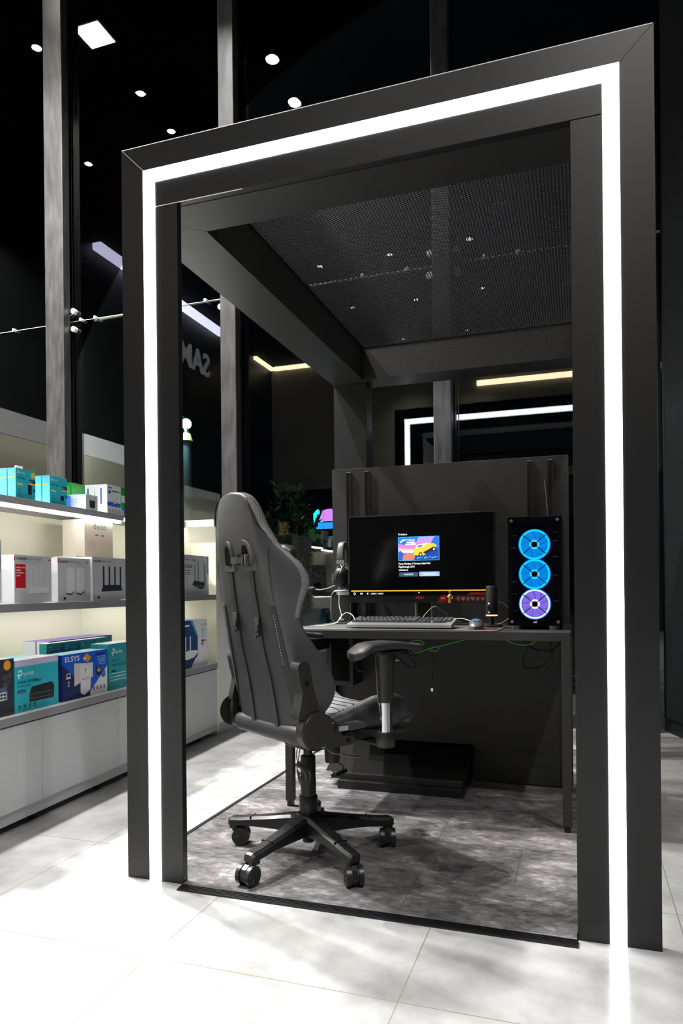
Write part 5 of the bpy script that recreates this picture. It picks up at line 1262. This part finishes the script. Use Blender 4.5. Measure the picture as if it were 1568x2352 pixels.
# ------------------------------------------------------------------ PC tower
PX0, PX1, PY0, PY1, PZ0, PZ1 = 1.142, 1.356, 1.00, 1.40, 0.786, 1.233
pc = thing('pc_tower', 'black glass fronted computer tower with three glowing blue fans', 'computer', (0, 0, 0))
mb = MB()
mb.box(PX0, PX1, PY0 + 0.006, PY1, PZ0, PZ0 + 0.02, M['black']); mb.box(PX0, PX1, PY0 + 0.006, PY1, PZ1 - 0.02, PZ1, M['black']); mb.box(PX0 + 0.002, PX0 + 0.010, PY0 + 0.03, PY1, PZ0, PZ1, M['black']); mb.box(PX0, PX1, PY1 - 0.01, PY1, PZ0, PZ1, M['black'])
mb.box(PX0, PX0 + 0.012, PY0 + 0.006, PY0 + 0.03, PZ0, PZ1, M['black']); mb.box(PX1 - 0.012, PX1, PY0 + 0.006, PY0 + 0.03, PZ0, PZ1, M['black']); mb.box(PX0 + 0.01, PX1 - 0.01, PY0 + 0.11, PY0 + 0.115, PZ0 + 0.02, PZ1 - 0.02, M['deep']); mb.box(PX1 - 0.008, PX1 - 0.002, PY0 + 0.03, PY1, PZ0, PZ1, M['black'])
mb.build('case', pc, bevel=0.0015)
mb = MB(); mb.box(PX0 + 0.001, PX1 - 0.001, PY0, PY0 + 0.004, PZ0 + 0.002, PZ1 - 0.001, M['pcglass']); gp = mb.build('glass_front', pc)
mb = MB(); mb.box(PX0 + 0.0005, PX1 - 0.0005, PY0 + 0.0045, PY0 + 0.006, PZ0 + 0.001, PZ0 + 0.021, M['frame'])
cxl, czl = 0.5 * (PX0 + PX1) + 0.002, PZ0 + 0.011
for q, (dx, h) in enumerate(((-0.006, 0.007), (-0.001, 0.010), (0.004, 0.012))):
    mb.poly([(cxl + dx - 0.0035, PY0 - 0.0005, czl), (cxl + dx + 0.003, PY0 - 0.0005, czl), (cxl + dx + 0.001, PY0 - 0.0005, czl + h)], WH)
mb.build('lower_trim', pc)
for (xx, zz) in ((PX0 + 0.016, PZ1 - 0.016), (PX1 - 0.016, PZ1 - 0.016), (PX0 + 0.016, PZ0 + 0.016), (PX1 - 0.016, PZ0 + 0.016)):
    mb = MB(); mb.cyl((xx, PY0 - 0.006, zz), (xx, PY0 - 0.0002, zz), 0.0065, M['steel'], 18); mb.build('thumb_screw', pc)
for xx in (PX0 + 0.03, PX1 - 0.035):
    for yy in (PY0 + 0.03, PY1 - 0.04):
        mb = MB(); mb.cyl((xx, yy, DZ + 0.0005), (xx, yy, PZ0), 0.0215, M['steel'], 24); mb.build('foot', pc)
# white bars painting the reflections across the glass front
mb = MB()
for zz in (1.155, 1.105, 0.965, 0.915, 0.845): mb.box(PX0 + 0.012, PX0 + 0.034, PY0 + 0.012, PY0 + 0.016, zz, zz + 0.0035, WH)
for zz in (1.165, 1.13, 1.065, 0.99, 0.885): mb.box(PX1 - 0.036, PX1 - 0.014, PY0 + 0.012, PY0 + 0.016, zz, zz + 0.004, WH)
mb.build('inner_bracket', pc)
cyan_ring = emit('fan_ring_cyan', (0.0, 0.70, 1.0), 3.2, (0.01, 0.02, 0.03)); white_ring = emit('fan_ring_white', (0.6, 0.78, 1.0), 3.4, (0.01, 0.02, 0.03))
blade_c = emit('fan_blade_cyan', (0.0, 0.33, 1.0), 2.0, (0.01, 0.02, 0.05)); blade_v = emit('fan_blade_violet', (0.32, 0.20, 1.0), 2.0, (0.02, 0.01, 0.05))
hub_c = emit('fan_core_cyan', (0.05, 0.75, 1.0), 2.2); hub_v = emit('fan_core_white', (0.85, 0.75, 1.0), 3.0)
edge_b = emit('fan_rim_blue', (0.02, 0.12, 0.9), 1.6)
for q, (zc, rg, bl, hb) in enumerate(((1.119, cyan_ring, blade_c, hub_c), (0.997, cyan_ring, blade_c, hub_c), (0.874, white_ring, blade_v, hub_v))):
    cx = 1.248; yf = PY0 + 0.018
    mb = MB(); mb.ring((cx, yf, zc), (0, 1, 0), 0.0605, 0.0535, 0.008, rg, 48); fr = mb.build('fan', pc)
    mb = MB(); mb.ring((cx, yf + 0.001, zc), (0, 1, 0), 0.0640, 0.0608, 0.02, edge_b, 48); mb.build('fan_rim', fr)
    mb = MB()
    for k in range(9):
        a0 = k * 2 * PI / 9
        L = []
        for u in np.linspace(0, 1, 5):
            r = 0.018 + 0.034 * u; a = a0 + 0.35 * u
            L.append([(cx + r * math.cos(a + dd), yf + 0.010 + 0.006 * (dd / 0.62), zc + r * math.sin(a + dd)) for dd in np.linspace(0, 0.66, 5)])
        mb.loft(L, bl, False, False)
    mb.build('fan_blades', fr)
    mb = MB(); mb.ring((cx, yf + 0.004, zc), (0, 1, 0), 0.020, 0.011, 0.004, hb, 32); mb.build('fan_glow_ring', fr)
    mb = MB(); mb.cyl((cx, yf - 0.002, zc), (cx, yf + 0.012, zc), 0.0115, M['black'], 24)
    for an in (PI / 4, 3 * PI / 4, 5 * PI / 4, 7 * PI / 4):
        an += 0.08 * (1 if an in (PI / 4, 5 * PI / 4) else -1) * -1
        mb.tube([(cx + 0.010 * math.cos(an), yf - 0.003, zc + 0.010 * math.sin(an)), (cx + 0.060 * math.cos(an), yf - 0.003, zc + 0.060 * math.sin(an))], 0.0018, M['black'], 6)
    mb.build('fan_struts', fr)
# antenna mast behind the tower
t = thing('wifi_antenna', 'thin telescopic antenna rising behind the computer tower', 'antenna', (1.294, 1.415, DZ + 0.0005))
mb = MB(); mb.lathe([(0.03, 0), (0.03, 0.006), (0.008, 0.012), (0.006, 0.3)], M['black'], n=18); mb.build('base', t)
mb = MB(); mb.tube([(0, 0, 0.30), (-0.006, 0, 0.50)], 0.005, M['black'], 8); mb.tube([(-0.006, 0, 0.50), (-0.020, 0, 0.665)], 0.0016, M['steel'], 8); mb.sphere((-0.020, 0, 0.667), 0.003, M['steel'], 10, 6); mb.build('whip', t)

# ------------------------------------------------------------------ microphone
t = thing('desk_microphone', 'black cylindrical desk microphone with an orange light ring', 'microphone', (1.064, 1.10, DZ + 0.0046))
t.location = (1.064, 1.10, DZ + 0.0046)
mb = MB(); mb.lathe([(0.046, 0.0), (0.046, 0.006), (0.040, 0.009), (0.010, 0.010), (0.009, 0.045)], M['black'], n=32); mb.build('stand', t)
mb = MB(); mb.lathe([(0.010, 0.040), (0.024, 0.042), (0.0245, 0.047)], M['black'], n=28); mb.lathe([(0.0245, 0.053), (0.0245, 0.172), (0.022, 0.176)], M['black_rough'], n=32); mb.lathe([(0.0242, 0.1725), (0.0242, 0.1745)], M['steel'], n=32); mb.build('body', t)
mb = MB(); mb.lathe([(0.0248, 0.0472), (0.0248, 0.0512)], emit('mic_ring', (1.0, 0.42, 0.12), 2.2), n=32); mb.build('light_ring', t)
mb = MB(); mb.cyl((-0.009, -0.029, 0.082), (-0.009, -0.022, 0.082), 0.008, M['black'], 18); mb.build('dial', t)
mb = MB(); mb.cyl((-0.009, -0.0255, 0.101), (-0.009, -0.022, 0.101), 0.003, glow(255, 255, 255, 2), 10); mb.cyl((-0.009, -0.0255, 0.063), (-0.009, -0.022, 0.063), 0.002, glow(255, 255, 255, 2), 10); mb.build('status_light', t)
mb = MB(); mb.tube(curve([(0.02, 0.012, 0.11), (0.05, 0.02, 0.098), (0.072, 0.03, 0.07), (0.07, 0.04, 0.04), (0.03, 0.06, 0.012), (-0.02, 0.08, 0.002)], 8), 0.0016, paint(170, 166, 160), 6); mb.build('cable', t)

# ------------------------------------------------------------------ speaker left of the monitor
t = thing('desk_speaker', 'small dark rounded desk speaker behind the monitor left edge', 'speaker', (0.297, 1.345, DZ + 0.0005))
mb = MB(); rr = []
for y, k in ((0.0, 0.90), (0.004, 0.97), (0.02, 1.0), (0.055, 0.94), (0.075, 0.8)):
    P = rrect(-0.053 * k, 0.053 * k, 0.0 + 0.006 * (1 - k) * 0, 0.170 * (0.5 + 0.5 * k), 0.030 * k, 6); rr.append([(a, y, b2) for a, b2 in P])
spm = mat('speaker_shell', (0.028, 0.030, 0.031), 0.4)
mb.loft(rr, spm, True, True); mb.build('cabinet', t, sharp=50)
mb = MB(); P = rrect(-0.052, 0.052, 0.004, 0.162, 0.032, 6); mb.tube([(a, -0.001, b2) for a, b2 in P], 0.0013, paint(150, 152, 152), 5, closed=True); mb.build('front_rim', t)
mb = MB(); mb.poly([(a, -0.0022, b2) for a, b2 in rrect(-0.048, 0.048, 0.008, 0.140, 0.028, 6)], mat('speaker_cloth', (0.02, 0.021, 0.022), 0.8)); mb.text('OZZAI', 0.014, (-0.011, -0.0034, 0.016), (1, 0, 0), (0, 0, 1), WH, True, 0.027); mb.build('grille', t)
mb = MB(); mb.prism(rrect(-0.024, 0.048, 0.1425, 0.159, 0.006), -0.003, 0.0, paint(205, 208, 208), 'y'); mb.build('top_panel', t)
mb = MB(); mb.cyl((-0.026, -0.006, 0.151), (-0.026, 0.0, 0.151), 0.0055, M['black'], 16); mb.build('volume_knob', t)

# ------------------------------------------------------------------ headset hung on the panel
hs = thing('headset', 'black over-ear headset with a boom microphone hanging left of the monitor', 'headset', (0.306, 1.325, 1.012), math.radians(0))
mb = MB()
pad = curve([(0, 0.0, 0.060), (-0.005, 0.010, 0.105), (-0.006, 0.030, 0.148), (-0.002, 0.056, 0.160)], 8)
rr = []
for i, p in enumerate(pad):
    k = 1.0 if 2 < i < len(pad) - 3 else 0.85
    T = (Vector(pad[min(i + 1, len(pad) - 1)]) - Vector(pad[max(i - 1, 0)])).normalized(); N_ = Vector((1, 0, 0)); B_ = T.cross(N_)
    rr.append([tuple(Vector(p) + N_ * (0.018 * k * c) + B_ * (0.011 * k * s_)) for c, s_ in sup(20, 0.6)])
mb.loft(rr, M['leather'], True, True); mb.build('headband', hs, sharp=70)
mb = MB(); mb.prism(rrect(-0.020, 0.020, 0.054, 0.074, 0.004), -0.012, 0.010, M['greyedge'], 'y'); mb.build('band_end', hs, bevel=0.001)
alu = mat('matt_aluminium', (0.5, 0.5, 0.5), 0.35, 0.9)
for k_, (dx, dy) in enumerate(((0.0, 0.0), (0.003, 0.062))):
    mb = MB(); rr = []
    for y, k in ((-0.042, 0.35), (-0.038, 0.68), (-0.028, 0.92), (-0.012, 1.0), (0.0, 0.98)):
        rr.append([(0.002 + dx + 0.034 * k * c, y * (1 if k_ == 0 else -1) + dy, -0.012 + 0.050 * k * s_) for c, s_ in sup(26, 0.9)])
    mb.loft(rr, M['black'], True, True); ec = mb.build('ear_cup', hs, sharp=60)
    mb = MB(); rr = []
    sg = 1 if k_ == 0 else -1
    for y, k in ((0.0, 0.96), (0.005 * sg, 1.04), (0.016 * sg, 1.0), (0.020 * sg, 0.85)):
        rr.append([(0.002 + dx + 0.034 * k * c, y + dy, -0.012 + 0.050 * k * s_) for c, s_ in sup(26, 0.9)])
    mb.loft(rr, M['leather'], True, True); mb.build('ear_cushion', ec, sharp=60)
    mb = MB()
    for sd in (-1, 1):
        mb.box(dx + sd * 0.043 - 0.0014, dx + sd * 0.043 + 0.0014, dy - 0.010, dy - 0.006, -0.042, 0.012, alu); mb.box(min(dx + sd * 0.034, dx + sd * 0.046), max(dx + sd * 0.034, dx + sd * 0.046), dy - 0.011, dy - 0.005, -0.022, -0.018, alu)
    mb.tube(curve([(-0.030 + dx, dy - 0.006, 0.012), (-0.018 + dx, dy - 0.006, 0.036), (0.0 + dx, dy - 0.004, 0.058), (0.018 + dx, dy - 0.006, 0.040), (0.034 + dx, dy - 0.006, 0.026)], 6), 0.0022, alu, 6)
    mb.build('yoke', ec)
mb = MB(); mb.tube(curve([(-0.024, -0.03, -0.052), (-0.055, -0.045, -0.066), (-0.09, -0.058, -0.072), (-0.118, -0.062, -0.068)], 8), 0.0028, paint(150, 146, 140), 8); bm_ = mb.build('boom', hs)
mb = MB(); mb.sphere((-0.130, -0.063, -0.066), (0.018, 0.0105, 0.0105), mat('foam', (0.035, 0.032, 0.028), 0.9, bump=(300, 0.5)), 18, 10); mb.sphere((-0.149, -0.063, -0.061), (0.004, 0.006, 0.007), paint(220, 100, 30), 10, 6); mb.build('microphone_tip', hs)
ivory = paint(196, 208, 170)
mb = MB(); mb.tube(curve([(0.004, -0.020, 0.050), (0.016, -0.034, 0.035), (0.010, -0.044, 0.012)], 8), 0.0018, paint(180, 180, 170), 6)
mb.tube(curve([(0.002, -0.036, -0.060), (0.004, -0.042, -0.10), (0.010, -0.06, -0.15), (0.030, -0.09, -0.20), (0.030, -0.16, -0.225), (0.01, -0.26, -0.2355), (-0.02, -0.30, -0.2355), (-0.03, -0.26, -0.2355), (0.0, -0.24, -0.2355), (0.05, -0.22, -0.225), (0.062, -0.20, -0.20), (0.085, -0.18, -0.180), (0.12, -0.20, -0.19), (0.155, -0.26, -0.215)], 9), 0.0019, ivory, 6); mb.build('cable', hs)
mb = MB(); mb.box(0.288, 0.312, 1.425, 1.4555, 1.145, 1.18, M['black']); mb.box(0.292, 0.308, 1.40, 1.43, 1.150, 1.160, M['black']); tag(mb.build('headset_hook', bevel=0.002), 'black hook on the back panel carrying the headset', 'hook')

# ------------------------------------------------------------------ cables under the desk
green = paint(90, 190, 70)
def cable(name, pts, r, mt, label, n=9):
    mb = MB(); mb.tube(curve(pts, n), r, mt, 6); return tag(mb.build(name), label, 'cable')
cable('cable', [(0.55, 1.15, 0.655), (0.62, 1.15, 0.655), (0.68, 1.14, 0.663), (0.755, 1.14, 0.690), (0.74, 1.13, 0.71), (0.70, 1.13, 0.70), (0.715, 1.13, 0.655), (0.745, 1.13, 0.66), (0.78, 1.13, 0.672), (0.81, 1.13, 0.683), (0.828, 1.13, 0.675), (0.815, 1.13, 0.662), (0.785, 1.13, 0.668), (0.80, 1.13, 0.678), (0.85, 1.12, 0.690), (0.93, 1.10, 0.713), (0.99, 1.08, 0.731), (1.05, 1.06, 0.7325), (1.10, 1.10, 0.730), (1.16, 1.12, 0.70), (1.22, 1.12, 0.70), (1.262, 1.12, 0.7285)], 0.0024, green, 'bright green cable looped in a bow under the desk')
t = thing('usb_cable', 'black cable with a metal plug hanging under the desk from the green bow', 'cable', (0, 0, 0))
mb = MB(); mb.tube(curve([(0.76, 1.14, 0.7315), (0.775, 1.14, 0.70), (0.792, 1.14, 0.66), (0.797, 1.14, 0.60), (0.793, 1.14, 0.522)], 9), 0.0022, M['black'], 6); mb.build('wire', t)
mb = MB(); mb.box(0.787, 0.799, 1.136, 1.144, 0.495, 0.522, M['black']); mb.box(0.788, 0.798, 1.1365, 1.1435, 0.482, 0.4955, M['chrome']); mb.build('plug', t)
cable('cable_bundle', [(0.40, 1.22, 0.7285), (0.46, 1.2, 0.66), (0.56, 1.2, 0.67), (0.63, 1.2, 0.61), (0.69, 1.2, 0.575), (0.70, 1.2, 0.60), (0.64, 1.2, 0.65), (0.56, 1.2, 0.69), (0.60, 1.2, 0.70), (0.68, 1.2, 0.655), (0.715, 1.2, 0.63), (0.66, 1.2, 0.64), (0.55, 1.2, 0.70), (0.50, 1.2, 0.7285)], 0.004, M['black'], 'thick black cables drooping under the middle of the desk')
cable('cable_bundle', [(0.42, 1.25, 0.7285), (0.50, 1.25, 0.70), (0.515, 1.25, 0.64), (0.47, 1.25, 0.57), (0.42, 1.25, 0.55), (0.40, 1.25, 0.60), (0.47, 1.25, 0.66), (0.54, 1.24, 0.7285)], 0.0035, M['black'], 'black cable loop under the desk just right of the armrest post')
cable('cable_bundle', [(1.34, 1.2, 0.7285), (1.33, 1.2, 0.69), (1.28, 1.2, 0.665), (1.20, 1.2, 0.69), (1.17, 1.2, 0.7285), (1.21, 1.18, 0.70), (1.185, 1.18, 0.62), (1.20, 1.18, 0.592), (1.27, 1.18, 0.605), (1.295, 1.18, 0.65), (1.27, 1.18, 0.675), (1.235, 1.18, 0.62), (1.24, 1.18, 0.585), (1.27, 1.18, 0.57), (1.31, 1.18, 0.62), (1.30, 1.18, 0.7285)], 0.0035, M['black'], 'coiled black cable hanging under the desk below the tower')
